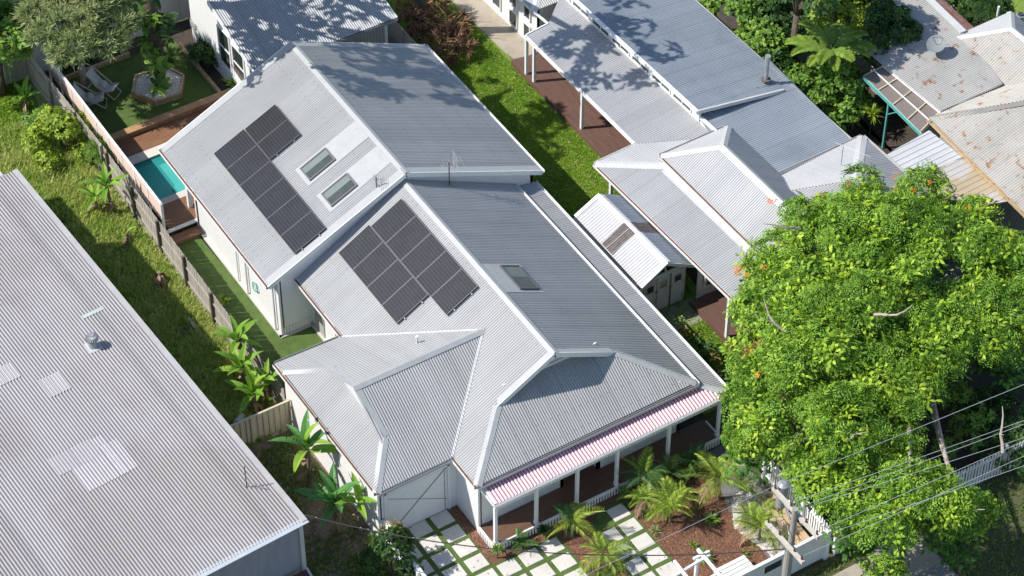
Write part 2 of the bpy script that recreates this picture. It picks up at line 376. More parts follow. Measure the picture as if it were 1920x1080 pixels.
def wallq(mb, p, q, z0, z1, t=.1, inward=(0, 0)):
    """vertical wall from p to q, z1 may be a pair"""
    z1a, z1b = z1 if hasattr(z1, '__len__') else (z1, z1)
    d = Vector((inward[0]*t, inward[1]*t, 0)); p = Vector((p[0], p[1], 0)); q = Vector((q[0], q[1], 0))
    Z = lambda v, z: Vector((v.x, v.y, z))
    a = [Z(p, z0), Z(q, z0), Z(q, z1b), Z(p, z1a)]; b = [v+d for v in a]
    mb.add(a+b, [(0, 1, 2, 3), (7, 6, 5, 4), (0, 4, 5, 1), (1, 5, 6, 2), (2, 6, 7, 3), (3, 7, 4, 0)]); return mb
# ================================================================ GROUND (setting)
def slabxy(name, poly, z, m, d=.12): return struct(name, MB().prism([(p[0], p[1]) for p in poly], z-d, z), m)
g = MB(); g.quad((-160, -160, -.10), (160, -160, -.10), (160, 160, -.10), (-160, 160, -.10)); struct('ground', g, M['terrain'])
slabxy('vacant_strip_ground', [(-27.5, -12.6), (4.9, -11.2), (4.9, -8.35), (-2.0, -8.35), (-2.0, -8.0), (-24.9, -8.15), (-27.5, -9.6)], 0.0, M['weed'])
slabxy('side_soil', [(-1.9, -11.6), (8.5, -11.2), (8.5, -8.12), (4.36, -8.12), (-1.9, -8.12)], .012, M['soil'])
slabxy('rear_left_lawn', [(-30, -14), (-20.5, -13.2), (-20.5, -9.3), (-24.9, -8.2), (-30, -8.2)], .02, M['turf2'])
slabxy('turf_side_strip', [(-12.9, -7.9), (-2.75, -7.9), (-2.75, -5.1), (-6.15, -5.1), (-6.15, -6.35), (-12.9, -6.5)], .03, M['turf'])
slabxy('rear_turf', [(-24.0, -7.2), (-19.45, -7.2), (-19.45, -1.95), (-24.0, -1.95)], .03, M['turf'])
slabxy('rear_garden_soil', [(-25.0, -7.9), (-24.0, -7.2), (-24.0, -1.95), (-19.2, -1.95), (-19.2, -.4), (-25.0, .7)], .02, M['dark_soil'])
slabxy('neighbour_lawn', [(-24, 5.6), (-6.0, 4.9), (-3.4, 4.9), (5.4, 4.9), (5.4, 7.7), (-8.6, 9.5), (-15.9, 9.55), (-24, 9.45)], .01, M['turf2'])
slabxy('neighbour_path', [(-24, 9.3), (-15.9, 9.55), (-15.2, 9.7), (-15.2, 10.75), (-24, 10.45)], .025, M['conc'])
slabxy('shed_apron', [(.2, 6.2), (.25, 7.95), (1.5, 7.72), (1.42, 6.35)], .03, M['conc_d'])
slabxy('front_garden_bed', [(4.36, -5.45), (4.36, -5.0), (6.95, -5.0), (6.95, 4.75), (13.0, 4.7), (13.0, -8.0), (4.36, -8.0)], .015, M['mulch'], .1)
slabxy('turf_driveway', [(4.37, -7.98), (7.33, -7.98), (7.33, -5.36), (4.37, -5.36)], .03, M['turf'], .04)
slabxy('turf_forecourt', [(7.34, -7.98), (13.0, -7.98), (13.0, -3.5), (9.9, -3.5), (9.9, -1.62), (13.0, -1.62), (13.0, .06), (7.22, .06), (7.22, -1.0), (7.9, -1.62), (9.5, -1.62), (9.5, -2.72), (7.34, -2.72)], .03, M['turf'], .04)
slabxy('gravel_corner', [(7.0, 3.9), (9.6, 3.0), (12.9, 2.9), (12.9, 4.7), (7.0, 4.75)], .032, M['gravel'], .05)
slabxy('street_verge', [(13.2, -14), (60, -14), (60, 60), (13.2, 60)], -.02, M['terrain'])
slabxy('footpath', [(13.9, 4.2), (15.4, 4.2), (15.4, 7.9), (13.9, 7.9)], .014, M['conc'])
slabxy('driveway_apron', [(13.15, 6.2), (20, 6.2), (20, 8.0), (13.15, 8.0)], .010, M['asphalt'])
slabxy('far_lawn', [(-14, 27.5), (0, 28.5), (0, 40), (-14, 40)], .02, M['turf2'])
slabxy('far_path', [(-14, 26.6), (0, 27.6), (0, 28.5), (-14, 27.5)], .03, M['conc'])
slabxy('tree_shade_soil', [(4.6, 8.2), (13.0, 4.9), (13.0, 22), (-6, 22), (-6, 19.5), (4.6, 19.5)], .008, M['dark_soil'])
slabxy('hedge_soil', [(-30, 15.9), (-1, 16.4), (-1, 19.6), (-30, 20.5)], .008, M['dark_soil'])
# pavers: one object each, shared mesh, parts of one path
pv = bpy.data.objects.new('paved_path', None); COL.objects.link(pv); pv['kind'] = 'structure'; OFF['paved_path'] = Vector((0, 0, 0))
import bmesh
def bevbox(sx, sy, sz, b=.01, seg=1):
    bm = bmesh.new(); bmesh.ops.create_cube(bm, size=1); bmesh.ops.scale(bm, vec=(sx, sy, sz), verts=bm.verts)
    if b: bmesh.ops.bevel(bm, geom=list(bm.edges), offset=b, segments=seg, affect='EDGES')
    me = bpy.data.meshes.new('paver'); bm.to_mesh(me); bm.free(); return me
pme = bevbox(.605, .70, .06, .012); pme.materials.append(M['paver'])
pme2 = bevbox(.605, .67, .06, .012); pme2.materials.append(M['paver'])
def paver(x, y, me=pme):
    child_mesh('paver', me, pv, (x+random.uniform(-.006, .006), y+random.uniform(-.006, .006), .028+random.uniform(-.003, .003)), (random.uniform(-.006, .006), random.uniform(-.006, .006), random.uniform(-.012, .012)))
for k in range(4):
    for y in (-7.54, -6.66, -5.78): paver(4.66+.768*k, y)
for k in range(7):
    x = 7.75+.79*k
    for y in (-7.54, -6.66, -5.78, -4.93, -4.06, -3.18):
        if y > -3.5 and k > 2: continue
        paver(x, y)
for k in range(7):
    x = 7.68+.772*k; paver(x, -.365, pme2)
    if k > 0: paver(x, -1.18, pme2)
# ================================================================ MAIN HOUSE
H = thing('house', 'white weatherboard house in the middle with grey corrugated roofs and a front verandah', 'house', (-3, -1.5, 0))
RL = roof('roof_slope', [(-14.95, -6.73, 3), (-6.07, -6.73, 3), (-6.07, -.81, 5.75), (-14.95, -.81, 5.75)], M['roof'], H)
RR = roof('roof_slope', [(-14.95, 5.13, 3), (-6.07, 5.13, 3), (-6.07, -.81, 5.75), (-14.95, -.81, 5.75)], M['roof'], H)
cap('ridge_cap', (-14.97, -.81, 5.77), (-6.05, -.81, 5.77), RL, RR, H)
GR = ((1.4, 0, 4.7), .495, 0); GF = ((1.4, 0, 4.7), -.584, 0); FLp = ((0, -.87, 5.35), 0, .576)
gRL = onp(516, 682, GR); gRR = onp(644, 630, GR); gh = onp(531, 696, GR); b1 = onp(627, 690, GR); b2 = onp(720, 820, GF)
gFL = onp(706, 925, GF); gFR = np.array((4.53, -5.2, 2.86)); gA = np.array((1.4, -2.0, 4.7)); gB = np.array((1.4, -7.3, 4.7))
C1 = (6.09, -5.18, 2.87); C2 = (6.05, 3.91, 2.84); k1 = (4.19, -3.2, 4.0); k2 = (4.17, 1.64, 4.0); E1 = (4.19, -.87, 5.35)
FL = roof('roof_slope', [(-6.22, -5.52, 2.67), (gRR[0], -5.52, 2.67), gA, gFR, C1, k1, E1, (-6.22, -.87, 5.35)], M['roof'], H)
FR = roof('roof_slope', [(-6.22, -.87, 5.35), E1, k2, (6.02, 3.91, 2.82), (-6.22, 3.91, 2.82)], M['roof'], H)
HF = roof('roof_slope', [C1, C2, k2, (3.65, 1.05, 4.3), (3.65, -2.6, 4.3), k1], M['roof'], H)
cap('ridge_cap', (-6.2, -.87, 5.37), (4.21, -.87, 5.37), FL, FR, H)
cap('hip_cap', k1, C1, FL, HF, H); cap('hip_cap', k2, C2, FR, HF, H)
GRf = roof('roof_slope', [gRL, gRR, gA, gB, b1, gh], M['roof'], H)
GFf = roof('roof_slope', [gFL, gFR, gA, gB, b2], M['roof'], H)
GL = roof('roof_slope', [gh, b1, b2, gFL], M['roof'], H)
cap('ridge_cap', gB+[0, 0, .02], gA+[0, 0, .02], GRf, GFf, H); cap('hip_cap', gh, b1, GRf, GL, H); cap('hip_cap', gFL, b2, GFf, GL, H)
cap('barge_cap', b1, gB, GRf, None, H, w=.2); cap('barge_cap', gB, b2, GFf, None, H, w=.2)
gb = MB(); gi = Vector((0, .25, -.05)); t3 = [Vector(b1)+Vector((0, -.02, .0)), Vector(b2)+Vector((0, -.02, .0)), Vector(gB)-Vector((0, 0, .02))]; gb.add(t3+[p+gi for p in t3], [(0, 1, 2), (5, 4, 3), (0, 3, 4, 1), (1, 4, 5, 2), (2, 5, 3, 0)])
gb.build('gable_wall', M['white2'], H)
# valley flashings
for a, b, A, B in ((gRR, gA, FL, GRf), (gFR, gA, FL, GFf)):
    cap('valley_flashing', Vector(a)+Vector((0, 0, .0)), Vector(b)+Vector((0, 0, .0)), A, B, H, m=M['white2'], w=.09, lift=.03)
# skirt (verandah) roofs
M['skirt'] = mat('pink_fringed_sheet', (.82, .50, .55), (.88, .58, .63), scale=1.2, rough=.45, attr='tone')  # pink lens fringing put into the sheet colour
SK = roof('verandah_roof', [(5.95, -4.97, 2.62), (6.83, -4.97, 2.46), (6.83, 4.86, 2.46), (5.95, 3.93, 2.62)], M['skirt'], H, pitch=.13, amp=.04, rib_shade_dirt=.45)
SR = roof('side_roof', [(-6.22, 3.85, 2.62), (-6.22, 4.86, 2.46), (6.83, 4.86, 2.46), (5.95, 3.85, 2.62)], M['roof'], H)
cap('hip_cap', (5.95, 3.9, 2.63), (6.84, 4.87, 2.47), SK, SR, H, w=.14)
cap('barge_cap', (5.95, -4.98, 2.65), (6.84, -4.98, 2.49), SK, None, H, m=M['white2'], w=.1)
W2 = M['white2']
gutter((6.83, -5.0, 2.47), (6.83, 4.87, 2.47), H, (1, 0)); gutter((-6.2, 4.87, 2.47), (6.83, 4.87, 2.47), H, (0, 1))
gutter((6.1, -5.2, 2.84), (6.1, 3.93, 2.84), H, (1, 0), m=M['cap']); gutter((-6.2, 3.92, 2.82), (6.1, 3.92, 2.82), H, (0, 1))
gutter((-14.95, 5.14, 2.99), (-6.05, 5.14, 2.99), H, (0, 1)); gutter((-14.95, -6.74, 2.99), (-6.05, -6.74, 2.99), H, (0, -1), litter=True)
gutter((-6.2, -5.54, 2.66), (gRR[0], -5.54, 2.66), H, (0, -1), litter=True); gutter((4.6, -5.2, 2.85), (6.1, -5.2, 2.85), H, (0, -1), litter=True)
gutter(gRL, gRR, H, (-1, 0), m=M['cap']); gutter(gRL, gFL, H, (0, -1), litter=True); gutter(gFL+[.01, 0, 0], gFR+[.01, 0, 0], H, (1, 0), m=M['cap'])
# barge boards
def barge(p, q, d=.2, t=.035): return MB().beam(Vector(p)+Vector((0, 0, -d/2+.02)), Vector(q)+Vector((0, 0, -d/2+.02)), t, d).build('barge_board', W2, H)
for x in (-14.97, -6.05):
    barge((x, -6.75, 3.0), (x, -.81, 5.76)); barge((x, 5.15, 3.0), (x, -.81, 5.76))
barge((4.21, -3.2, 4.0), (4.21, -.87, 5.36)); barge((4.21, 1.64, 4.0), (4.21, -.87, 5.36))
# wide pale flashing along the rear roof's end rakes, seen as a smooth band
for x0, x1 in ((-14.96, -14.66), (-6.38, -6.06)):
    for F_, y0 in ((RL, -6.7), (RR, 5.1)):
        nn = F_['n']*.028; a = [Vector((x0, y0, zon(F_['pl'], x0, y0)))+nn, Vector((x1, y0, zon(F_['pl'], x1, y0)))+nn, Vector((x1, -.9, zon(F_['pl'], x1, -.9)))+nn, Vector((x0, -.9, zon(F_['pl'], x0, -.9)))+nn]
        MB().slab(a, F_['n'], .02).build('rake_flashing', M['cap'], H)
for F_, y0, y1 in ((FL, -3.0, -1.0),):
    a = [Vector((x, y, zon(F_['pl'], x, y)))+F_['n']*.028 for x, y in ((3.98, -3.05), (4.2, -3.2), (4.2, -.9), (3.98, -.9))]; MB().slab(a, F_['n'], .02).build('rake_flashing', M['cap'], H)
a = [Vector((x, y, zon(FR['pl'], x, y)))+FR['n']*.028 for x, y in ((3.98, 1.5), (4.2, 1.62), (4.2, -.85), (3.98, -.85))]; MB().slab(a, FR['n'], .02).build('rake_flashing', M['cap'], H)
# walls
def wall(p, q, z0, z1, inward, m=None, name='wall', t=.12, label=None):
    mb = MB(); wallq(mb, p, q, z0, z1, t, inward); o = mb.build(name, m or M['white'], H)
    if label: o['label'] = label
    return o
wall((-13.1, -6.3), (-6.2, -6.3), 0, 3.1, (0, 1)); wall((-13.1, -6.3), (-13.1, -.8), 0.3, (3.1, 5.6), (1, 0)); wall((-13.1, 4.8), (-13.1, -.8), 0.0, (3.0, 5.6), (1, 0))
wall((-13.1, 4.8), (-6.2, 4.8), 0, 3.1, (0, -1))
gm = MB(); wallq(gm, (-6.2, -6.3), (-6.2, -.81), 0, (3.12, 5.66), .12, (-1, 0)); wallq(gm, (-6.2, 4.8), (-6.2, -.81), 0, (3.10, 5.66), .12, (-1, 0)); gm.build('gable_wall', M['white'], H)
wall((-6.2, -5.0), (-2.5, -5.0), 0, 2.9, (0, 1)); wall((4.36, -5.0), (5.85, -5.0), 0.0, 2.93, (0, 1))
wall((-6.2, 3.44), (5.85, 3.44), 0, 3.0, (0, -1))
wall((5.85, -5.0), (5.85, -1.52), .38, 2.6, (-1, 0)); wall((5.85, -.07), (5.85, 3.44), .38, 2.6, (-1, 0))
wall((5.85, -1.52), (4.7, -1.52), .38, 2.85, (0, -1)); wall((5.85, -.07), (4.7, -.07), .38, 2.85, (0, 1)); wall((4.7, -1.52), (4.7, -.07), .38, 2.85, (-1, 0))
wall((-2.5, -8.12), (4.36, -8.12), 0, 2.72, (0, 1), name='garage_side_wall', m=M['render']); wall((-2.5, -8.12), (-2.5, -5.0), 0, 2.72, (1, 0))
wall((4.36, -8.12), (4.36, -7.8), 0, 2.85, (-1, 0)); wall((4.36, -5.35), (4.36, -5.0), 0, 2.85, (-1, 0)); wall((4.36, -7.8), (4.36, -5.35), 2.32, 2.85, (-1, 0))
# vertical slatted skirting on the rear block's end wall and footing
for y0 in np.arange(-6.22, -5.1, .125): child = MB().box(-6.185, -6.165, y0, y0+.085, .05, .42).build('skirting_batten', W2, H)
fo = MB().box(-13.1, -6.1, -6.42, -6.28, 0, .10).box(-6.22, -6.06, -6.42, -5.0, 0, .10).box(-6.1, -2.6, -5.14, -4.98, 0, .10); fo.build('footing', M['footing'], H)
# corner boards, downpipes
for x, y in ((-6.19, -6.31), (4.37, -8.13), (5.86, -5.01), (-13.1, -6.31)): MB().box(x-.06, x+.03, y-.03, y+.06, .0, 2.95).build('corner_board', W2, H)
def downpipe(x, y, z): MB().tube([(x, y, z), (x, y, .1)], .045, 8).build('downpipe', W2, H)
downpipe(-6.55, -6.38, 3.0); downpipe(-8.8, -6.38, 3.0); downpipe(-2.6, -5.2, 2.7)
# entry door and windows
def window(p, q, z0, z1, outn, parent, m=None, frame=.06, mull=0, transom=0, label=None):
    p = Vector((*p, 0)); q = Vector((*q, 0)); n = Vector((*outn, 0)); d = (q-p).normalized(); L_ = (q-p).length
    fr = MB(); Z = lambda v, z: v+Vector((0, 0, z))
    for z in (z0, z1): fr.beam(Z(p, z)+n*.02, Z(q, z)+n*.02, .07, frame)
    for v in (p, q): fr.beam(Z(v, z0)+n*.02, Z(v, z1)+n*.02, .07, frame, up=d)
    for k in range(mull): v = p+d*L_*(k+1)/(mull+1); fr.beam(Z(v, z0)+n*.02, Z(v, z1)+n*.02, .05, .035, up=d)
    for k in range(transom): z = z0+(z1-z0)*(k+1)/(transom+1); fr.beam(Z(p, z)+n*.02, Z(q, z)+n*.02, .05, .035)
    w = fr.build('window', m or W2, parent)
    MB().add([Z(p, z0)+n*.012, Z(q, z0)+n*.012, Z(q, z1)+n*.012, Z(p, z1)+n*.012, Z(p, z0)-n*.002, Z(q, z0)-n*.002, Z(q, z1)-n*.002, Z(p, z1)-n*.002], [(0, 1, 2, 3), (7, 6, 5, 4)]).build('pane', M['glass'], w)
    if label: w['label'] = label
    return w
window((-4.3, -5.0), (-3.3, -5.0), 1.0, 2.2, (0, -1), H)

dr = MB().box(4.71, 4.75, -1.25, -.35, .4, 2.45).build('front_door', M['wallshade'], H)
MB().box(4.75, 4.80, -1.18, -1.13, 1.35, 1.5).build('door_handle', M['metal'], dr)
sd = MB().box(-5.9, -5.2, -5.04, -5.0, .1, 2.15).build('side_door', M['wallshade'], H)
# verandah
BT = MB()
dk = MB().box(4.75, 6.86, -4.98, 4.5, .30, .34).build('deck_frame', M['dark'], H)
nb_ = 0
for x in np.arange(5.86, 6.84, .098):
    MB().box(x, x+.09, -4.98, 4.5, .345, .38).build('deck_board', M['deck_d'], H); nb_ += 1
for x in np.arange(4.78, 5.84, .098): MB().box(x, x+.09, -1.5, -.09, .345, .38).build('deck_board', M['deck_d'], H)
MB().box(6.87, 6.93, -5.02, 4.56, .30, .41).box(5.9, 6.87, -5.05, -4.99, .30, .41).box(6.0, 6.87, 4.5, 4.56, .30, .41).build('deck_fascia', W2, H)
bme = bpy.data.meshes.new('batten'); b_ = MB().box(-.012, .012, -.035, .035, 0, .30); bme.from_pydata(b_.v, [], b_.f); bme.materials.append(W2)
for y in np.arange(-4.97, 4.5, .118): child_mesh('skirting_batten', bme, H, (6.905, y, .0))
for x in np.arange(5.95, 6.85, .118): child_mesh('skirting_batten', bme, H, (x, -5.03, 0), (0, 0, math.pi/2))
for y in (-4.9, -3.24, -1.56, .1, 2.29, 4.47):
    MB().box(6.74, 6.85, y-.055, y+.055, .38, 2.38).box(6.725, 6.865, y-.07, y+.07, .38, .5).build('verandah_post', W2, H)
for x in (3.0, -.5, -4.5): pass
va = MB().box(6.78, 6.83, -4.95, 4.5, 2.31, 2.42).box(6.79, 6.82, -4.95, 4.5, 2.13, 2.16); vo = va.build('valance', W2, H)
for y in np.arange(-4.85, 4.5, .155): MB().box(6.795, 6.815, y, y+.045, 2.16, 2.31).build('valance_block', W2, vo)
[MB().box(5.9, 6.78, y_-.02, y_+.02, 2.28, 2.41).build('verandah_beam', W2, H) for y_ in (-4.93, 4.49)]
MB().quad((5.87, -4.9, 2.40), (5.87, 4.5, 2.40), (6.8, 4.5, 2.40), (6.8, -4.9, 2.40)).build('verandah_ceiling', W2, H)
# garage door
gd = MB().box(4.30, 4.335, -7.8, -5.35, .03, 2.32).build('garage_door', M['white2'], H)
MB().beam((4.345, -7.75, .1), (4.345, -5.4, 2.25), .016, .022, up=(1, 0, 0)).beam((4.345, -5.4, .6), (4.345, -7.7, 2.0), .010, .012, up=(1, 0, 0)).beam((4.345, -7.8, 2.27), (4.345, -5.35, 2.27), .012, .018, up=(1, 0, 0)).beam((4.345, -5.47, .05), (4.345, -5.47, 2.3), .012, .018, up=(1, 0, 0)).build('door_groove', M['metal_d'], gd)
MB().beam((4.375, -7.84, 0), (4.375, -7.84, 2.4), .03, .1, up=(0, 1, 0)).beam((4.375, -5.31, 0), (4.375, -5.31, 2.4), .03, .1, up=(0, 1, 0)).beam((4.375, -7.9, 2.38), (4.375, -5.25, 2.38), .03, .12).build('door_surround', W2, gd)
# front gablet under the big gable
MB().add([(3.7, -2.65, 4.28), (3.7, 1.1, 4.28), (3.7, -.87, 5.24), (3.6, -2.65, 4.28), (3.6, 1.1, 4.28), (3.6, -.87, 5.24)], [(0, 1, 2), (5, 4, 3), (0, 3, 4, 1), (1, 4, 5, 2), (2, 5, 3, 0)]).build('gable_wall', M['white'], H)
MB().beam((3.74, -2.7, 4.30), (3.74, 1.15, 4.30), .05, .12).build('gable_trim', W2, H)
vn = MB().box(3.705, 3.74, -1.45, -.5, 4.5, 4.82).build('gable_vent', M['metal_d'], H)
for z in (4.53, 4.6, 4.67, 4.74): MB().box(3.74, 3.755, -1.43, -.52, z, z+.03).build('louvre', W2, vn)
MB().add([(4.19, -3.1, 4.0), (4.19, -.87, 5.28), (3.7, -.87, 5.28), (3.7, -3.1, 4.0)], [(0, 1, 2, 3)]).add([(4.19, 1.6, 4.0), (4.19, -.87, 5.28), (3.7, -.87, 5.28), (3.7, 1.6, 4.0)], [(3, 2, 1, 0)]).build('gable_soffit', W2, H)
def screws(face, x0, x1, rows, along='x'):
    n = face['n']; pl = face['pl']; V = []; F = []
    for r in rows:
        for x in np.arange(x0, x1, .294):
            p = Vector((x, r, zon(pl, x, r))) if along == 'x' else Vector((r, x, zon(pl, r, x)))
            p = p+n*.036; b = len(V); a = Vector((.012, 0, 0)); c = n.cross(a)
            V += [p-a-c, p+a-c, p+a+c, p-a+c, p+n*.012]; F += [(b, b+1, b+4), (b+1, b+2, b+4), (b+2, b+3, b+4), (b+3, b, b+4)]
    return npmesh('roof_screws', np.array([tuple(v) for v in V]), np.array(F), M['metal_d'], H, kind='stuff')
screws(RL, -14.6, -6.5, (-6.4, -5.6, -1.7, -1.1)); screws(RR, -14.8, -6.3, (-.3, .7, 1.7, 2.7, 3.7, 4.6))
screws(FL, -6.0, 3.6, (-1.1,)); screws(FL, -6.0, -2.8, (-4.3, -5.2)); screws(FR, -6.0, 4.0, (-.4, 1.0, 2.0, 3.0, 3.7)); screws(HF, -4.3, 3.2, (5.8, 5.2), along='y')
# skylights
def skylight(face, x0, x1, y0, y1, apron=None, h=.10, label=None):
    pl = face['pl']; n = face['n']; Q = lambda x, y, e: Vector((x, y, zon(pl, x, y)))+n*e
    fl = MB(); m_ = .14
    fl.slab([Q(x0-m_, y0-m_, .03), Q(x1+m_, y0-m_, .03), Q(x1+m_, y1+m_, .03), Q(x0-m_, y1+m_, .03)], n, .02)
    if apron: a0, a1 = apron; fl.slab([Q(x0-m_, a0, .034), Q(x1+m_, a0, .034), Q(x1+m_, a1, .034), Q(x0-m_, a1, .034)], n, .02)
    s_ = MB(); t = .055
    for (a, b, c, d) in ((x0, x1, y0, y0+t), (x0, x1, y1-t, y1), (x0, x0+t, y0+t, y1-t), (x1-t, x1, y0+t, y1-t)):
        s_.slab([Q(a, c, h), Q(b, c, h), Q(b, d, h), Q(a, d, h)], n, h+.02)
    o = s_.build('skylight', M['solarframe'], H)
    if label: o['label'] = label
    fl.build('flashing', M['cap'], o)
    gl = MB().slab([Q(x0+t, y0+t, h-.03), Q(x1-t, y0+t, h-.03), Q(x1-t, y1-t, h-.03), Q(x0+t, y1-t, h-.03)], n, .01).build('pane', M['skyglass'], o)
    xm = x0+(x1-x0)*.5
    MB().slab([Q(x0+t, y0+t, h-.026), Q(xm-.02, y0+t, h-.026), Q(xm-.02, y1-t, h-.026), Q(x0+t, y1-t, h-.026)], n, .003).build('blind', mat('grey_blind', (.13, .16, .155), (.16, .19, .185), scale=3, rough=.5), o)
skylight(RL, -9.5, -8.72, -3.44, -2.3, apron=(-2.2, -.95), label='rear skylight with a flashing strip running to the ridge')
skylight(RL, -7.85, -7.05, -3.44, -2.3, apron=(-2.2, -.95), label='skylight beside the roof step')
skylight(FR, -.8, .6, -.05, .76, apron=(-.72, -.1), label='skylight on the shaded side of the ridge')
# vent pipe, hose bracket
vp = Vector((-.29, -3.8, zon(GR, -.29, -3.8))); vp = Vector(onp(782, 643, GR)); MB().tube([vp, vp+Vector((0, 0, .28))], .04, 8).tube([vp+Vector((0, 0, .28)), vp+Vector((0, 0, .33))], .055, 8).build('vent_pipe', W2, H)
MB().tube([(x, -6.36+.02*math.sin(k), z) for k, (x, z) in enumerate([(-8.15+.2*math.cos(t), 1.0+.22*math.sin(t)) for t in np.linspace(0, 14, 40)])], .018, 5).build('hose_reel', M['teal'], H)
MB().tube([(-9.6, -6.36, 2.6), (-9.6, -6.36, .1)], .03, 6).build('conduit', W2, H)
# rear patio post
MB().box(-14.15, -13.98, -6.25, -6.08, .38, 3.0).build('patio_post', W2, H)
# ---- solar panels (each its own thing)
pan = bpy.data.meshes.new('cell_sheet'); b_ = MB().box(-.515, .515, -.745, .745, -.012, .004); pan.from_pydata(b_.v, [], b_.f); pan.materials.append(M['solar'])
frm = bpy.data.meshes.new('frame'); b_ = MB().box(-.53, .53, -.762, -.745, -.03, .008).box(-.53, .53, .745, .762, -.03, .008).box(-.53, -.515, -.745, .745, -.03, .008).box(.515, .53, -.745, .745, -.03, .008); frm.from_pydata(b_.v, [], b_.f); frm.materials.append(M['solarframe'])
ral = bpy.data.meshes.new('mounting_rail'); b_ = MB().box(-.56, .60, -.02, .02, -.09, -.035); ral.from_pydata(b_.v, [], b_.f); ral.materials.append(M['metal'])
def solar(face, x, y, label, group, sx=1.0, sy=1.0):
    n = face['n']; pl = face['pl']; X = Vector((1, 0, 0)); Y = n.cross(X); loc = Vector((x, y, zon(pl, x, y)))+n*.13
    t = thing('solar_panel', label, 'solar panel', loc, group)
    mt = Matrix((X, Y, n)).transposed(); t.rotation_euler = mt.to_euler(); t.scale = (sx, sy, 1)
    for nm, me in (('cell_sheet', pan), ('frame', frm)):
        o = bpy.data.objects.new(nm, me); COL.objects.link(o); o.parent = t
    for yy in (-.42, .42):
        o = bpy.data.objects.new('mounting_rail', ral); COL.objects.link(o); o.parent = t; o.location = (0, yy, 0)
od = ['first', 'second', 'third', 'fourth', 'fifth', 'sixth']
def arr(face, x0, x1, n, ylo, yhi, lab, grp):
    w = (x1-x0)/n; sl_ = math.hypot(1, face['pl'][2]); ly = (yhi-ylo)*sl_
    for k in range(n): solar(face, x0+w*(k+.5), (ylo+yhi)/2, lab % od[k], grp, (w-.015)/1.06, (ly-.02)/1.524)
arr(RL, -12.86, -6.38, 6, -5.40, -4.03, 'black solar panel in the lower row on the rear roof, %s from the back', 'solar panels on the rear roof')
arr(RL, -12.82, -10.78, 2, -4.03, -2.65, 'black solar panel in the short upper row on the rear roof, %s from the back', 'solar panels on the rear roof')
arr(FL, -5.63, -1.34, 4, -3.97, -2.62, 'black solar panel in the lower row on the front roof, %s from the back', 'solar panels on the front roof')
arr(FL, -5.50, -.10, 5, -2.62, -1.29, 'black solar panel in the upper row on the front roof, %s from the back', 'solar panels on the front roof')
# ---- antennas
def antenna(name, base, h, label, els=9, boom=.9, bd=(0.6, .8, 0), parent=None, gx=True):
    t = thing(name, label, 'antenna', base); b = Vector([float(c) for c in base]); top = b+Vector((0, 0, h)); bd = Vector(bd).normalized(); pr = bd.cross(Vector((0, 0, 1)))
    MB().tube([b, top], .022, 6).tube([b+Vector((.12, .1, 0)), b+Vector((0, 0, .25))], .012, 4).build('mast', M['metal_d'], t)
    MB().tube([top-bd*boom*.3-Vector((0, 0, .12)), top+bd*boom*.7-Vector((0, 0, .12))], .014, 5).build('boom', M['metal'], t)
    for k in range(els):
        c = top-bd*boom*.3+bd*boom*k/(els-1)-Vector((0, 0, .12)); l = .28-.012*k if not gx else .12+.16*(k % 2)
        MB().tube([c-pr*l, c+pr*l], .008, 4).build('element', M['metal'], t)
    if gx:
        MB().box(0, 0, 0, 0, 0, 0)
        g_ = MB()
        for k in range(7): z = -.35+.11*k; g_.tube([top-pr*.28+bd*.25+Vector((0, 0, z)), top+pr*.28+bd*.25+Vector((0, 0, z))], .007, 4)
        g_.tube([top+bd*.25+Vector((0, 0, -.38)), top+bd*.25+Vector((0, 0, .34))], .012, 4).build('reflector_grid', M['metal'], t)
    return t
antenna('tv_antenna', (-5.9, .92, zon(FR['pl'], -5.9, .92)), 1.2, 'tall grey tv antenna standing in the corner of the two main roofs', bd=(.2, 1, 0))
a2 = onp(706, 352, RL['pl']); antenna('tv_antenna', a2, .55, 'small white phased-array antenna beside the skylight at the roof step', els=5, boom=.35, gx=False)
# ---- pool, decks, rear yard
# decks at the rear
D1 = thing('pool_deck', 'brown timber deck beside the pool, half in shadow', 'deck', (-14, -6.5, 0))
MB().box(-14.72, -13.2, -7.45, -5.9, .2, .34).build('deck_frame', M['dark'], D1)
for x in np.arange(-14.70, -13.25, .10): MB().box(x, x+.092, -7.45, -4.5, .342, .38).build('deck_board', M['deck'], D1)
MB().box(-13.26, -13.14, -7.6, -6.1, .36, .44).build('deck_edge', M['white2'], D1)
D2 = thing('timber_step', 'wide timber step between the pool deck and the green turf', 'step', (-12.9, -6.9, 0))
for x in np.arange(-13.12, -12.65, .095): MB().box(x, x+.088, -7.75, -6.35, .15, .2).build('tread_board', M['deck'], D2)
MB().box(-13.1, -12.68, -7.7, -6.4, .0, .15).build('riser', M['deck'], D2)
PO = thing('swimming_pool', 'small turquoise plunge pool with pale stone coping beside the house', 'pool', (-16.3, -6, 0))
pm = MB().box(-18.0, -17.52, -7.3, -3.2, .0, .34).box(-15.08, -14.74, -7.3, -3.2, .0, .34).box(-17.52, -15.08, -7.5, -7.22, 0, .34).box(-17.52, -15.08, -3.5, -3.2, 0, .34)
pm.build('coping', M['paver'], PO)
MB().add([(-17.52, -7.22, .3), (-15.08, -7.22, .3), (-15.08, -3.5, .3), (-17.52, -3.5, .3), (-17.52, -7.22, -.09), (-15.08, -7.22, -.09), (-15.08, -3.5, -.09), (-17.52, -3.5, -.09)],
         [(0, 1, 5, 4), (1, 2, 6, 5), (2, 3, 7, 6), (3, 0, 4, 7), (4, 5, 6, 7)]).build('shell', M['pooltile'], PO)
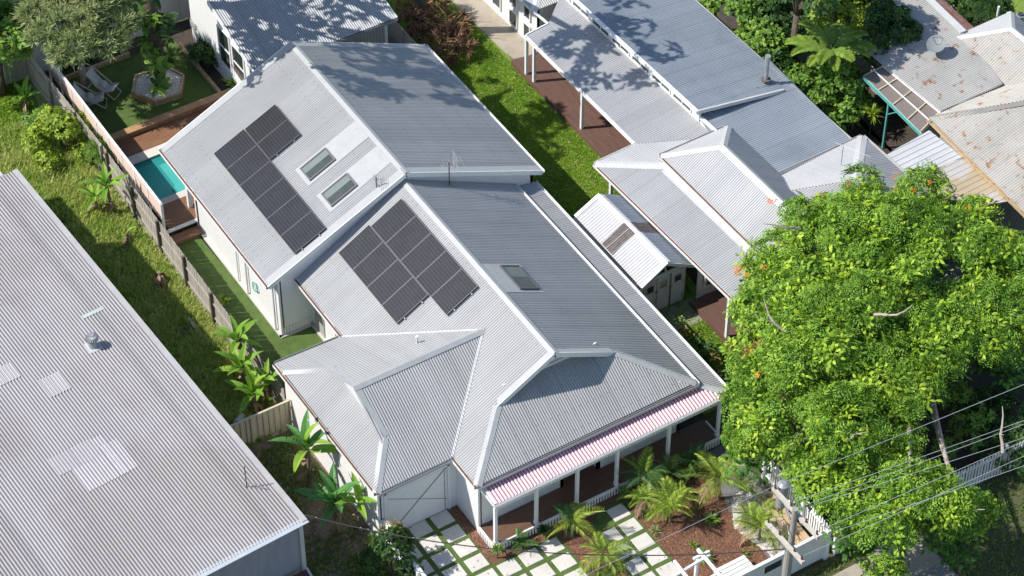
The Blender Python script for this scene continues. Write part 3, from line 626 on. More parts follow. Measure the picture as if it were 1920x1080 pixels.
MB().box(-17.519, -17.50, -7.22, -3.5, .19, .30).box(-15.10, -15.081, -7.22, -3.5, .19, .30).build('waterline_tile', mat('blue_tile', (.03, .12, .16), (.06, .2, .24), scale=14, rough=.3), PO)
MB().box(-15.75, -15.08, -7.22, -3.5, -.09, .08).build('bench_step', M['pooltile'], PO)
MB().quad((-17.52, -7.22, .24), (-15.08, -7.22, .24), (-15.08, -3.5, .24), (-17.52, -3.5, .24)).build('water', M['water'], PO)
MB().tube([(-15.5, -6.2, .09), (-15.5, -6.2, .13)], .07, 8).build('drain', M['rubber'], PO)
D3 = thing('rear_deck', 'dark brown deck between the pool and the timber bench wall', 'deck', (-18.6, -5, 0))
for x in np.arange(-19.1, -18.02, .10): MB().box(x, x+.09, -7.4, -2.2, .24, .28).build('deck_board', M['deck'], D3)
BW = thing('bench_wall', 'low timber bench wall of upright boards along the rear lawn', 'bench', (-19.25, -4.5, 0))
MB().box(-19.45, -19.1, -7.1, -1.6, .47, .52).build('bench_top', M['bench'], BW)
MB().box(-19.36, -19.16, -7.1, -1.6, .0, .47).build('backing', M['darktimber'], BW)
bb = bpy.data.meshes.new('upright_board'); b_ = MB().box(0, .025, 0, .085, 0, .25); bb.from_pydata(b_.v, [], b_.f); bb.materials.append(M['bench'])
for y in np.arange(-7.08, -1.7, .105): child_mesh('upright_board', bb, BW, (-19.158, y, .22))
# hexagon planter
hx = [(-21.6, -5.05), (-20.6, -4.55), (-20.5, -3.4), (-21.45, -2.75), (-22.4, -3.1), (-22.5, -4.45)]
PL = thing('hexagonal_planter', 'six-sided timber planter filled with white pebbles around the tree trunk', 'planter', (-21.5, -3.9, 0))
for i in range(6):
    a = Vector((*hx[i], .16)); b = Vector((*hx[(i+1) % 6], .16)); MB().beam(a, b, .09, .30).build('edging_board', M['bench'] if i == 0 else M['sleeper'], PL)
MB().prism([(x*.985-.32, y*.985-.06) if 0 else (-21.5+(x+21.5)*.95, -3.9+(y+3.9)*.95) for x, y in hx], .0, .22).build('pebble_bed', M['pebble'], PL)
# deck chairs
def deckchair(x, y, rot, label):
    t = thing('deck_chair', label, 'deck chair', (x, y, .03), 'deck chairs on the rear lawn'); t.rotation_euler = (0, 0, rot)
    def part(nm, mb, m, par=t):
        me = bpy.data.meshes.new(nm); me.from_pydata(mb.v, [], mb.f); me.materials.append(m); o = bpy.data.objects.new(nm, me); COL.objects.link(o); o.parent = par; return o
    for s in (-.3, .3):
        part('back_rail', MB().beam((s, .62, 1.02), (s, -.62, .03), .045, .03), M['chairwood'])
        part('leg', MB().beam((s*.93, .50, .03), (s*.93, -.55, .48), .04, .03), M['chairwood'])
        part('brace', MB().beam((s*1.04, .25, .72), (s*1.04, .78, .05), .03, .025), M['chairwood'])
    part('crossbar', MB().beam((-.3, .62, 1.02), (.3, .62, 1.02), .035, .035).beam((-.3, -.55, .48), (.3, -.55, .48), .035, .035).beam((-.3, -.62, .04), (.3, -.62, .04), .035, .035).beam((-.3, .78, .05), (.3, .78, .05), .03, .03), M['chairwood'])
    sl_ = MB(); pr = [(.62, 1.03), (.42, .72), (.22, .46), (.02, .32), (-.2, .28), (-.4, .36), (-.55, .5)]
    V = [(sx, a, b+dz) for a, b in pr for sx, dz in ((-.26, 0), (.26, 0))]
    sl_.add(V, [(2*i, 2*i+1, 2*i+3, 2*i+2) for i in range(6)]); V2 = [(a, b, c-.015) for a, b, c in V]; sl_.add(V2, [(2*i, 2*i+2, 2*i+3, 2*i+1) for i in range(6)])
    part('sling_seat', sl_, M['canvas'])
    cu = MB().box(-.2, .2, -.06, .06, -.14, .14); me = bpy.data.meshes.new('cushion'); bm = bmesh.new(); bmesh.ops.create_cube(bm, size=1); bmesh.ops.scale(bm, vec=(.44, .3, .14), verts=bm.verts)
    bmesh.ops.bevel(bm, geom=list(bm.edges), offset=.06, segments=3, affect='EDGES'); bm.to_mesh(me); bm.free(); me.materials.append(M['cushion'])
    o = bpy.data.objects.new('cushion', me); COL.objects.link(o); o.parent = t; o.location = (0, -.02, .44); o.rotation_euler = (.75, 0, 0)
deckchair(-22.45, -5.92, R_(127), 'grey canvas deck chair with cushion, nearer to the hexagonal planter')
deckchair(-22.05, -6.72, R_(150), 'grey canvas deck chair with cushion, close against the side fence')
# garden edging logs
e1 = thing('garden_edging', 'pale timber edging along the back of the rear lawn', 'edging', (-24, -5.5, 0)); MB().beam((-24.05, -7.1, .12), (-24.05, -4.0, .12), .12, .22).build('sleeper', M['sleeper'], e1)
e2 = thing('garden_edging', 'grey timber edging between the rear lawn and the dark bed by the shed', 'edging', (-21.5, -1.9, 0)); MB().beam((-23.5, -1.92, .12), (-19.6, -1.92, .12), .12, .22).build('sleeper', M['sleeper'], e2)
# ---------------------------------------------------------------- fences
def paling_fence(t, p, q, z0, z1, w=.10, gap=.012, m=None, th=.018, top='flat', z1b=None, jitter=.02, name='paling', rails=(.35, 1.2), railside=1, posts=2.4, post_m=None, ph=.08):
    m = m or M['greytimber']; p = Vector((*p, 0)); q = Vector((*q, 0)); d = (q-p); L_ = d.length; d.normalize(); n = Vector((-d.y, d.x, 0)); z1b = z1b if z1b is not None else z1
    mb = MB().box(0, w, -th/2, th/2, 0, 1.0)
    if top == 'point': mb.v = []; mb.f = []; mb.add([(0, -th/2, 0), (w, -th/2, 0), (w, th/2, 0), (0, th/2, 0), (0, -th/2, .93), (w, -th/2, .93), (w, th/2, .93), (0, th/2, .93), (w/2, -th/2, 1), (w/2, th/2, 1)], [(0, 3, 2, 1), (0, 1, 5, 8, 4), (2, 3, 7, 9, 6), (1, 2, 6, 5), (3, 0, 4, 7), (5, 6, 9, 8), (7, 4, 8, 9)])
    me = bpy.data.meshes.new(name); me.from_pydata(mb.v, [], mb.f); me.materials.append(m)
    s = 0; ang = math.atan2(d.y, d.x)
    while s < L_-w:
        k = s/L_; hh = (z1+(z1b-z1)*k)-z0+random.uniform(-jitter, jitter)
        child_mesh(name, me, t, p+d*s+Vector((0, 0, z0))+n*random.uniform(-.004, .004), (0, random.uniform(-.01, .01)*(jitter > .005), ang), (1, 1, hh)); s += w+gap
    for r in rails: MB().beam(p+n*railside*.035+Vector((0, 0, r)), q+n*railside*.035+Vector((0, 0, r+(z1b-z1)*.6)), .04, ph).build('rail', m, t)
    s = 0
    while s <= L_+.01:
        k = s/L_; c = p+d*s+n*railside*.08; MB().beam(c+Vector((0, 0, 0)), c+Vector((0, 0, z1+(z1b-z1)*k+.05)), .10, .10, up=d).build('post', post_m or m, t); s += posts
TF = thing('timber_fence', 'weathered grey paling fence between the overgrown strip and the side turf', 'fence', (-10, -8.05, 0))
paling_fence(TF, (-24.9, -8.2), (-17.2, -8.08), 0, 1.75, rails=(.4, 1.3), railside=-1)
paling_fence(TF, (-17.2, -8.08), (-2.0, -8.1), 0, 1.72, z1b=1.45, rails=(.4, 1.15), railside=-1, posts=2.25, post_m=M['darktimber'])
SF = thing('pink_screen_fence', 'pale pink panel screen standing above the grey fence beside the pool', 'fence', (-18, -7.75, 0))
for k in range(9):
    x = -23.6+1.16*k
    MB().box(x, x+1.12, -7.74, -7.72, 1.05, 1.98).build('panel', M['peach'], SF)
    MB().box(x-.03, x+.03, -7.76, -7.69, 0, 2.02).build('post', M['white2'], SF)
MB().box(-23.65, -13.12, -7.77, -7.68, 1.98, 2.03).build('top_rail', M['white2'], SF); MB().box(-13.15, -13.08, -7.78, -7.68, 0, 2.03).build('post', M['white2'], SF)
BF = thing('white_back_fence', 'white sheet fence across the back of the rear yard behind the chairs', 'fence', (-25.1, -4, 0))
for k in range(8):
    y = -7.9+1.15*k; MB().box(-25.12, -25.09, y, y+1.13, 0, 1.9).build('panel', M['white'], BF)
    MB().box(-25.14, -25.06, y-.03, y+.03, 0, 1.95).build('post', M['white2'], BF)
MB().box(-25.15, -25.05, -7.9, 1.3, 1.9, 1.95).build('top_rail', M['white2'], BF)
OF = thing('timber_fence', 'old brown paling fence at the top left behind the banana plant', 'fence', (-25, -9.5, 0)); paling_fence(OF, (-25.0, -13), (-25.0, -8.3), 0, 1.6, railside=1)
CF = thing('cream_steel_fence', 'cream ribbed steel fence joining the garage to the neighbouring warehouse', 'fence', (-2, -9.5, 0))
for k in range(14):
    y = -11.35+.228*k; MB().add([(-1.99, y, 0), (-1.97, y+.02, 0), (-1.97, y+.1, 0), (-1.99, y+.12, 0), (-1.99, y+.222, 0), (-1.99, y, 1.42), (-1.97, y+.02, 1.42), (-1.97, y+.1, 1.42), (-1.99, y+.12, 1.42), (-1.99, y+.222, 1.42)],
        [(0, 1, 6, 5), (1, 2, 7, 6), (2, 3, 8, 7), (3, 4, 9, 8), (5, 6, 1, 0)]).build('ribbed_panel', M['cream'], CF)
MB().box(-2.03, -1.95, -11.4, -8.15, 1.42, 1.46).box(-2.03, -1.95, -11.4, -8.15, .0, .05).build('rail', M['cream'], CF)
for y in (-8.2, -9.75, -11.3): MB().box(-2.04, -1.94, y-.03, y+.03, 0, 1.48).build('post', M['cream'], CF)
# ================================================================ WAREHOUSE (left)
WH = thing('warehouse', 'large shed filling the left side with a pale ribbed roof of patched sheets', 'warehouse', (-5, -16, 0))
wF = at(572, 975, 4); wB = at(32, 332, 4); dU = Vector(wB-wF).normalized(); dV = Vector((dU.y, -dU.x, 0)); dV = dV if dV.y < 0 else -dV
wf = Vector(wF); wb = Vector(wB)
WP = [wf, wb, wb+dV*16+Vector((0, 0, 0)), wf+dV*16]
for p in WP[1:3]: p.z += .35
WR = roof('roof_slope', WP, M['roof_w'], WH, pitch=.118, amp=.040, thick=.06, rib_shade_dirt=.42, sheet=60, ribdir=dU, under=M['wallshade'])
nW = WR['n']; zW = WR['pl']
def wpt(u, v, e=.03): p = wf+dU*u+dV*v; return Vector((p.x, p.y, zon(zW, p.x, p.y)))+nW*e
def wpatch(px, py, lu, lv, m='roof_w4', e=.012):
    q = onp(px, py, zW); r = Vector(q)-wf; u = r.dot(dU); v = r.dot(dV)
    pts = [wpt(u+a*lu/2, v+b*lv/2, e) for a, b in ((-1, -1), (1, -1), (1, 1), (-1, 1))]
    return roof('replaced_sheet', pts, M[m], WH, pitch=.118, amp=.040, thick=.01, ribdir=dU, rib_shade_dirt=.30)
for a in ((180, 868, 2.0, 1.55), (140, 858, .9, 1.6), (103, 722, .95, .75), (5, 705, .8, 1.0), (222, 858, 1.5, .7)): wpatch(*a)
M['trans_strip'] = mat('old_translucent_sheet', (.42, .47, .44), (.50, .55, .52), scale=5, rough=.4)
q = Vector(onp(175, 587, zW))-wf; u, v = q.dot(dU), q.dot(dV); MB().slab([wpt(u-.08, v-.42, .04), wpt(u+.08, v-.42, .04), wpt(u+.08, v+.42, .04), wpt(u-.08, v+.42, .04)], nW, .012).build('patch_strip', M['trans_strip'], WH)
# older, darker run of sheets
M['roof_w3'] = mat('older_brown_sheet', (.49, .44, .42), (.52, .47, .45), scale=.6, rough=.65, attr='tone')

MB().slab([wpt(-.05, -.06, .05), wpt((wb-wf).length, -.06, .05), wpt((wb-wf).length, .15, .05), wpt(-.05, .15, .05)], nW, .05).build('barge_cap', mat('dull_barge_steel', (.37, .36, .35), (.45, .44, .43), scale=1.5, rough=.6), WH)
MB().slab([wpt(-.16, -.06, .02), wpt(.12, -.06, .02), wpt(.12, 16, .02), wpt(-.16, 16, .02)], nW, .03).build('front_gutter', mat('pale_blue_flashing', (.42, .46, .50), (.47, .51, .54), scale=2, rough=.4), WH)
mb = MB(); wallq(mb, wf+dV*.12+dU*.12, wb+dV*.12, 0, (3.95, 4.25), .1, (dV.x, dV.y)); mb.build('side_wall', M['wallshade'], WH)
mb = MB(); wallq(mb, wf+dU*.14+dV*.12, wf+dU*.14+dV*15.9, 0, 3.93, .1, (dU.x, dU.y)); mb.build('end_wall', mat('stained_grey_render', (.26, .27, .31), (.33, .34, .38), scale=1.3, rough=.85, stretch=(3, 3, .6), bump=.2), WH)
MB().beam(wf+dU*.12+dV*.14-Vector((0, 0, 4)), wf+dU*.12+dV*.14-Vector((0, 0, .08)), .14, .14).build('corner_trim', M['cap_n'], WH)
aw = roof('awning', [wf+dV*.2+Vector((.1, 0, -2.35)), wf+dV*4+Vector((.1, 0, -2.35)), wf+dV*4+Vector((1.5, 0, -2.6)), wf+dV*.2+Vector((1.5, 0, -2.6))], mat('dark_red_sheet', (.09, .03, .03), (.13, .05, .05), scale=2, rough=.5), WH)
MB().beam(wf+dV*.16+Vector((.1, 0, -2.3)), wf+dV*.16+Vector((1.5, 0, -2.55)), .06, .12).build('awning_trim', M['cap_n'], WH)
# whirly vent
wv = Vector(onp(175, 650, zW)); V_ = thing('roof_vent', 'round ribbed spinning vent standing on the warehouse roof', 'roof vent', wv)
MB().tube([wv, wv+Vector((0, 0, .28))], [.17, .15], 14).build('throat', M['metal'], V_)
MB().slab([wv+Vector((a*.28, b*.28, .03)) for a, b in ((-1, -1), (1, -1), (1, 1), (-1, 1))], (0, 0, 1), .02).build('flashing', M['cap_n'], V_)
hd = MB()
for k in range(20):
    a = 2*math.pi*k/20; pts = [wv+Vector((math.cos(a+.25*t)*r, math.sin(a+.25*t)*r, .28+z)) for t, (r, z) in enumerate([(.15, 0), (.215, .08), (.225, .17), (.17, .26), (.04, .30)])]
    for i in range(4):
        r_ = Vector((-math.sin(a), math.cos(a), 0))*.022; hd.quad(pts[i]-r_, pts[i]+r_*1.4, pts[i+1]+r_*1.4, pts[i+1]-r_)
hd.tube([wv+Vector((0, 0, .56)), wv+Vector((0, 0, .59))], .09, 12); hd.tube([wv+Vector((0, 0, .30)), wv+Vector((0, 0, .52))], [.13, .15], 10)
hd.build('turbine_head', M['metal'], V_)
# small bent antenna at the front right of the warehouse roof
q = Vector(onp(463, 914, zW)); A_ = thing('tv_antenna', 'thin bent antenna on a bracket at the front edge of the warehouse roof', 'antenna', q)
MB().tube([q, q+Vector((-.02, 0, 1.05))], .02, 5).build('mast', M['metal_d'], A_); MB().tube([q+Vector((-.02, 0, .25)), q+Vector((.45, .5, .1))], .014, 4).tube([q+Vector((0, 0, .05)), q+Vector((.4, .45, .02))], .012, 4).build('bracket', M['metal'], A_)
# white lean-to behind the warehouse
LS = thing('small_shed', 'small white roofed shed behind the far corner of the warehouse', 'shed', (-17, -13.5, 0))
roof('roof_slope', [(-18.6, -12.75, 3.3), (-15.4, -12.55, 3.3), (-15.4, -14.6, 3.5), (-18.6, -14.8, 3.5)], M['roof_w2'], LS, pitch=.3, amp=.02, trap=True)
MB().box(-18.5, -15.5, -14.6, -12.8, 0, 3.2).build('wall', M['wallshade'], LS)
# ================================================================ REAR SHED (top)
SH = thing('garden_shed', 'grey corrugated-roofed outbuilding behind the house, dappled by tree shade', 'outbuilding', (-20, 2, 0))
sp = [at(744, 33, 3.05), at(610, 82, 3.05), at(478+60, 112, 3.05)]
sa = Vector(at(744, 33, 3.05)); sb = Vector(at(470, 140, 3.05)); sd_ = (sb-sa).normalized(); su = Vector((sd_.y, -sd_.x, 0)); su = su if su.x < 0 else -su
st = Vector(at(728, -20, 3.35)); ls = Vector(at(418, -8, 3.6))
sb2 = Vector(at(476, 135, 3.05))
top1 = sa+su*6.5+Vector((0, 0, 1.7)); top2 = sb2+su*6.5+Vector((0, 0, 1.7))
SR_ = roof('roof_slope', [sa, sb2, top2, top1], M['shed_roof'], SH)
gutter(sb2, sa, SH, (-su.x, -su.y), m=M['metal'])
for a, b in ((sb2, top2), (sa, top1)): MB().beam(a+Vector((0, 0, -.05)), b+Vector((0, 0, -.05)), .05, .2).build('barge_board', W2, SH)
lw0 = sb2+Vector((-.1, .28, 0)); lw1 = lw0+su*6.3
mb = MB(); wallq(mb, lw0, lw1, 0, (3.0, 4.65), .12, (-sd_.x, -sd_.y)); mb.build('wall', M['white'], SH)
mb = MB(); wallq(mb, sa+su*.3+sd_*.3, sb2+su*.3, 0, 3.0, .12, (su.x, su.y)); mb.build('wall', mat('ribbed_grey_wall', (.36, .35, .33), (.42, .41, .39), scale=2, rough=.6, lines=[(1, .15, .4, (.28, .27, .26), 'w')]), SH)
mb = MB(); wallq(mb, sa+su*.3+sd_*.3, sa+su*6.3+sd_*.3, 0, (3.05, 4.65), .12, (sd_.x, sd_.y)); mb.build('wall', M['white'], SH)
def alongw(k): v = lw0+su*k; return (v.x, v.y)
window(alongw(3.6), alongw(2.6), .95, 2.85, (sd_.x, sd_.y), SH, transom=1); window(alongw(2.35), alongw(1.35), .95, 2.7, (sd_.x, sd_.y), SH, transom=1)
LW = thing('low_wall', 'low white wall with a dark cap beside the outbuilding windows', 'wall', (-18.5, -1.4, 0))
q0 = at(400, 130, 0); q1 = at(455, 190, 0)
MB().beam(Vector((-21.2, -1.1, .7)), Vector((-17.2, -1.45, .7)), .12, 1.4).build('wall', M['render'], LW); MB().beam(Vector((-21.25, -1.1, 1.42)), Vector((-17.1, -1.45, 1.42)), .2, .05).build('coping', M['darktimber'], LW)
HC = thing('coiled_hose', 'grey coiled hose hanging in the dark corner by the outbuilding', 'hose', (-23, -1.2, 1.0))
MB().tube([(-23.2+.28*math.cos(t), -1.2+.28*math.sin(t)*.8, 1.0+.02*t) for t in np.linspace(0, 18, 60)], .02, 5).build('hose', M['metal'], HC)
SBF = thing('board_fence', 'grey horizontal-board fence running beside the outbuilding towards the brush pile', 'fence', (-18, 5.6, 0))
for k in range(9): MB().box(-19.3, -16.0, 5.60, 5.625, .12+.19*k, .29+.19*k).build('fence_board', M['greytimber'], SBF)
for x in (-19.2, -17.6, -16.1): MB().box(x, x+.09, 5.52, 5.6, 0, 1.9).build('post', M['greytimber'], SBF)
# ================================================================ RIGHT NEIGHBOUR
NB = thing('neighbour_house', 'long white house on the right with pale galvanised roofs, raised clerestory and deep verandah', 'house', (-3, 11, 0))
th = R_(1.078); cN, sN = math.cos(th), math.sin(th)
def grad(gu, gv): return (gu*cN-gv*sN, gu*sN+gv*cN)
def pln(p, gu, gv): a, b = grad(gu, gv); return (tuple(p), a, b)
pa = at(987, 66, 2.35); PA = pln(pa, 0, .11)
pb = at(1302, 0, 2.75); PB = pln(pb, 0, -.125); PLo = pln(pb, 0, -.02)
rn = M['roof_n']; cn = M['cap_n']
A1 = roof('roof_slope', [onp(987, 66, PA), onp(1194, 270, PA), onp(1300, 262, PA), onp(1340, 243, PA), onp(1060, -30, PA), onp(1028, 45, PA)], rn, NB)
lip = [onp(1080, 0, PB), onp(1309, 210, PB)]; uext = Vector(lip[0]-lip[1]).normalized()
LB0 = Vector(lip[1]); LB1 = Vector(lip[1])+uext*18; RB1 = Vector(pb)+uext*7
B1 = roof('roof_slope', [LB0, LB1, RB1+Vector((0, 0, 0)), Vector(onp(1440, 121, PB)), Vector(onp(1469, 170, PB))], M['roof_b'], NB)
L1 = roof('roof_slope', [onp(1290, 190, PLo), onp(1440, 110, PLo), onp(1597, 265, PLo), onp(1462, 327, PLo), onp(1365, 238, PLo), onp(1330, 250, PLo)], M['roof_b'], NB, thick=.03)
MB().beam(LB0+Vector((0, -.03, .0)), LB1+Vector((0, -.03, .0)), .12, .14).build('gutter', M['white2'], NB)
MB().beam(LB0, Vector(onp(1469, 170, PB)), .08, .16).build('barge_board', cn, NB)
cw0 = LB0+Vector((-.1, .14, 0)); cw1 = cw0+uext*14
mb = MB(); wallq(mb, cw0, cw1, 2.4, (3.2, 3.2), .1, (0, 1)); mb.build('clerestory_wall', M['white2'], NB)
mb = MB(); e0 = LB0+Vector((0, .0, 0)); e1_ = e0-uext*1.6; wallq(mb, e0+Vector((0, .14, 0)), e1_+Vector((0, .14, 0)), 2.4, 2.95, .1, (0, 1)); mb.build('clerestory_wall', M['white2'], NB)
for k in (0.5, 1.9, 3.3, 4.7, 6.1, 7.5, 8.9):
    p = cw0+uext*k; q = cw0+uext*(k+1.15); window((p.x, p.y), (q.x, q.y), 2.78, 3.02, (0, -1), NB, frame=.03, mull=1)
gutter(onp(987, 66, PA), onp(1194, 270, PA), NB, (0, -1), m=M['white2']); gutter(Vector(pb)+uext*6, onp(1597, 265, PLo), NB, (0, 1), m=cn)
MB().beam(Vector(onp(987, 66, PA)), Vector(onp(1028, 45, PA)), .05, .12).beam(Vector(onp(1028, 45, PA)), Vector(onp(1001, 22, PA)), .05, .12).build('barge_board', M['white2'], NB)
# front hip skirt
pc = at(1116, 307, 2.35); PCl = pln(pc, 0, .27)
hi = Vector(onp(1257, 311, PCl)); 
pcr = planefit([pc, at(1195, 270, 2.35), hi])
CLf = roof('roof_slope', [pc, onp(1480, 663, PCl), onp(1600, 640, PCl), hi], rn, NB)
CRf = roof('roof_slope', [pc, at(1195, 270, 2.35), onp(1300, 262, pcr), hi], rn, NB)
cap('hip_cap', pc, hi, CLf, CRf, NB, m=cn, w=.2); cap('gutter_flashing', hi, onp(1600, 640, PCl), CLf, None, NB, m=cn, w=.42)
gutter(pc, onp(1480, 663, PCl), NB, (0, -1), m=M['white2'], litter=True); gutter(pc, at(1195, 270, 2.35), NB, (-1, 0), m=M['white2'])
# pitched roof D
d0 = at(1239, 291, 2.95); d1 = at(1365, 236, 2.95); dA = Vector(at(1356, 273, 4.06)); uD = (Vector(at(1401, 450, 2.95))-Vector(d0)).normalized()
dA2 = dA+uD*9; dL2 = Vector(d0)+uD*9+Vector((0, 0, 0)); dR1 = Vector(at(1462, 326, 2.95)); dR2 = Vector(d1)+uD*9
DL = roof('roof_slope', [d0, dL2, dA2, dA], rn, NB); DRr = roof('roof_slope', [d0, d1, dA], rn, NB); DRt = roof('roof_slope', [d1, dR2, dA2, dA], rn, NB)
cap('hip_cap', d0, dA, DL, DRr, NB, m=cn); cap('hip_cap', d1, dA, DRt, DRr, NB, m=cn); cap('ridge_cap', dA, dA2, DL, DRt, NB, m=cn, w=.22)
gutter(d0, dL2, NB, (0, -1), m=cn, litter=True); gutter(d0, d1, NB, (-1, 0), m=cn)
# hip roof E
e0 = at(1462, 326, 2.95); e1 = at(1617, 255, 2.95); eA = Vector(at(1604, 336, 3.75)); eA2 = eA+uD*7
ER = roof('roof_slope', [e0, e1, eA, Vector(at(1451, 367, 3.0))], rn, NB); ET = roof('roof_slope', [e1, Vector(e1)+uD*8, eA2, eA], rn, NB)
EL = roof('roof_slope', [Vector(at(1451, 367, 3.0)), eA, eA2, Vector(at(1451, 367, 3.0))+uD*8], rn, NB)
cap('hip_cap', e1, eA, ER, ET, NB, m=cn, w=.2); gutter(e0, e1, NB, (-1, 0), m=cn); gutter(e1, Vector(e1)+uD*8, NB, (0, 1), m=cn)
# walls, posts, decks
def nwall(p, q, z0, z1, inward, m=None, t=.12): mb = MB(); wallq(mb, p, q, z0, z1, t, inward); return mb.build('wall', m or M['white'], NB)
nwall((-13.0, 11.4), (-4.4, 11.6), 0, 2.5, (0, 1)); nwall((-4.3, 9.4), (8, 9.7), 0, 2.5, (0, 1)); nwall((-4.4, 9.3), (-4.4, 12.2), 0, 2.6, (1, 0)); nwall((-14, 15.6), (6, 16.0), 0, 2.6, (0, -1))
ND = thing('verandah_deck', 'red-brown deck under the long verandah of the right-hand house', 'deck', (-11, 10, 0))
for k in range(15): y = 9.35+.10*k; MB().box(-15.1+.02*k, -4.6, y, y+.088, .24, .28).build('deck_board', M['deck2'], ND)
for z in (.02, .1, .18): MB().box(-15.05, -4.6, 9.33, 9.36, z, z+.06).build('edge_board', M['deck2'], ND)
ND2 = thing('verandah_deck', 'red-brown deck at the front of the right-hand house, beside the concrete apron', 'deck', (4, 8, 0))
for k in range(18): y = 7.62+.10*k; MB().box(.62, 9, y, y+.088, .24, .28).build('deck_board', M['deck2'], ND2)
MB().box(.60, 9, 7.58, 7.61, .05, .28).build('edge_board', M['deck2'], ND2)
for (a, b, x_, y_) in ((1004, 152, -13.4, 9.42), (1106, 240, -9.9, 9.5), (0, 0, 2.85, 7.68), (0, 0, -5.15, 7.75), (0, 0, 7.2, 7.7), (0, 0, -14.0, 9.42)):
    MB().box(x_-.06, x_+.06, y_-.06, y_+.06, 0, 2.33).build('verandah_post', M['white2'], NB)
window((-3.1, 9.42), (-1.8, 9.44), .9, 2.1, (0, -1), NB, m=M['offwhite'], mull=2, transom=3); window((1.2, 9.46), (2.6, 9.49), .9, 2.1, (0, -1), NB, m=M['offwhite'], mull=2, transom=3)
# front wall facing the apron (white casement)
mb = MB(); wallq(mb, (.56, 7.95), (.66, 9.5), .0, 2.35, .1, (-1, 0)); mb.build('wall', M['offwhite'], NB); window((.70, 8.15), (.74, 8.75), .9, 2.0, (1, 0), NB, m=M['offwhite'], mull=1, transom=3); window((.73, 8.95), (.76, 9.4), .9, 2.0, (1, 0), NB, m=M['offwhite'], mull=0, transom=3)
# carport / garage F
CP = thing('garage_shed', 'old white-doored garage with a small gabled corrugated roof between the two houses', 'garage', (-2, 6.5, 0))
fL0, fL1 = at(1079, 407, 1.95), at(1202, 539, 1.95); fR0, fR1 = at(1181, 366, 1.95), at(1304, 497, 1.95); r0, r1 = at(1125, 365, 2.48), at(1251, 492, 2.58)
zr = 2.53; r0[2] = zr; r1[2] = zr
r0 = at(1125, 365, zr); r1 = at(1251, 492, zr)
f1 = roof('roof_slope', [fL0, fL1, r1, r0], M['roof_w2'], CP, pitch=.13, amp=.035, rib_shade_dirt=.25); f2 = roof('roof_slope', [fR0, fR1, r1, r0], M['roof_b'], CP)
cap('ridge_cap', r0, r1, f1, f2, CP, m=M['white2'], w=.17)
def onface(fc, s, t, e=.03):    # s along from front, t up the slope
    a, b = Vector(fc['P'][0]), Vector(fc['P'][1]); c, d = Vector(fc['P'][2]), Vector(fc['P'][3]); p = (a.lerp(b, s)).lerp(d.lerp(c, s), t); return p+fc['n']*e
M['clearold'] = mat('old_clear_sheet', (.10, .085, .08), (.19, .16, .15), scale=6, rough=.4)
for fc, s0, s1, t0, t1, mm in ((f1, .40, .56, .03, .93, 'clearold'), (f2, .42, .56, .02, .92, 'clearold')):
    roof('translucent_panel', [onface(fc, s0, t0, .03), onface(fc, s1, t0, .03), onface(fc, s1, t1, .03), onface(fc, s0, t1, .03)], M[mm], CP, thick=.01)
for fc, s in ((f1, .0), (f1, 1.0)): MB().beam(onface(fc, s, 0), onface(fc, s, 1), .16, .03).build('barge_cap', M['white2'], CP)
MB().beam(onface(f2, 1, 0, -.06), onface(f2, 1, 1, -.06), .04, .14).beam(onface(f1, 1, 0, -.06), onface(f1, 1, 1, -.06), .04, .14).build('barge_board', M['offwhite'], CP)
# lower flat strip with blue-grey shade beside the garage
ls_ = [Vector(at(1076, 408, 1.75)), Vector(at(1200, 545, 1.75))]
LR = roof('lean_to_roof', [ls_[0]+Vector((0, -.42, -.05)), ls_[1]+Vector((0, -.42, -.05)), ls_[1]+Vector((0, .15, 0)), ls_[0]+Vector((0, .15, 0))], M['roof_w2'], CP, thick=.03)
# garage walls and doors
xg = float(r1[0])-.12; yl, yr = 5.05, 7.7
mb = MB(); wallq(mb, (-3.3, yl), (xg-.02, yl), 0, 1.7, .08, (0, 1)); mb.build('wall', M['offwhite'], CP)
mb = MB(); wallq(mb, (xg-.06, yl), (xg-.06, yr), 0, 1.8, .05, (-1, 0)); mb.build('wall', M['offwhite'], CP)
MB().box(xg-.02, xg+.05, yl, yr, 1.78, 1.92).build('door_header', M['offwhite'], CP)
for k, y in enumerate((5.12, 5.72, 6.32, 6.98)):
    d_ = MB().box(xg, xg+.04, y, y+.56, .03, 1.74).box(xg+.04, xg+.055, y, y+.06, .03, 1.74).box(xg+.04, xg+.055, y+.5, y+.56, .03, 1.74).box(xg+.04, xg+.055, y, y+.56, 1.05, 1.12).build('door_leaf', M['offwhite'], CP)
    MB().box(xg+.04, xg+.062, y+.12, y+.44, 1.2, 1.55).build('pane', M['glass'], d_)
    MB().box(xg+.055, xg+.075, y+.10, y+.46, 1.16, 1.20).box(xg+.055, xg+.075, y+.10, y+.46, 1.55, 1.59).box(xg+.055, xg+.075, y+.10, y+.13, 1.2, 1.55).box(xg+.055, xg+.075, y+.43, y+.46, 1.2, 1.55).build('pane_frame', M['offwhite'], d_)
MB().beam((xg+.02, 6.0, 1.92), (xg+.02, 6.1, 2.3), .05, .05, up=(1, 0, 0)).beam((xg+.02, 6.7, 1.92), (xg+.02, 6.62, 2.45), .05, .05, up=(1, 0, 0)).build('gable_strut', M['offwhite'], CP)
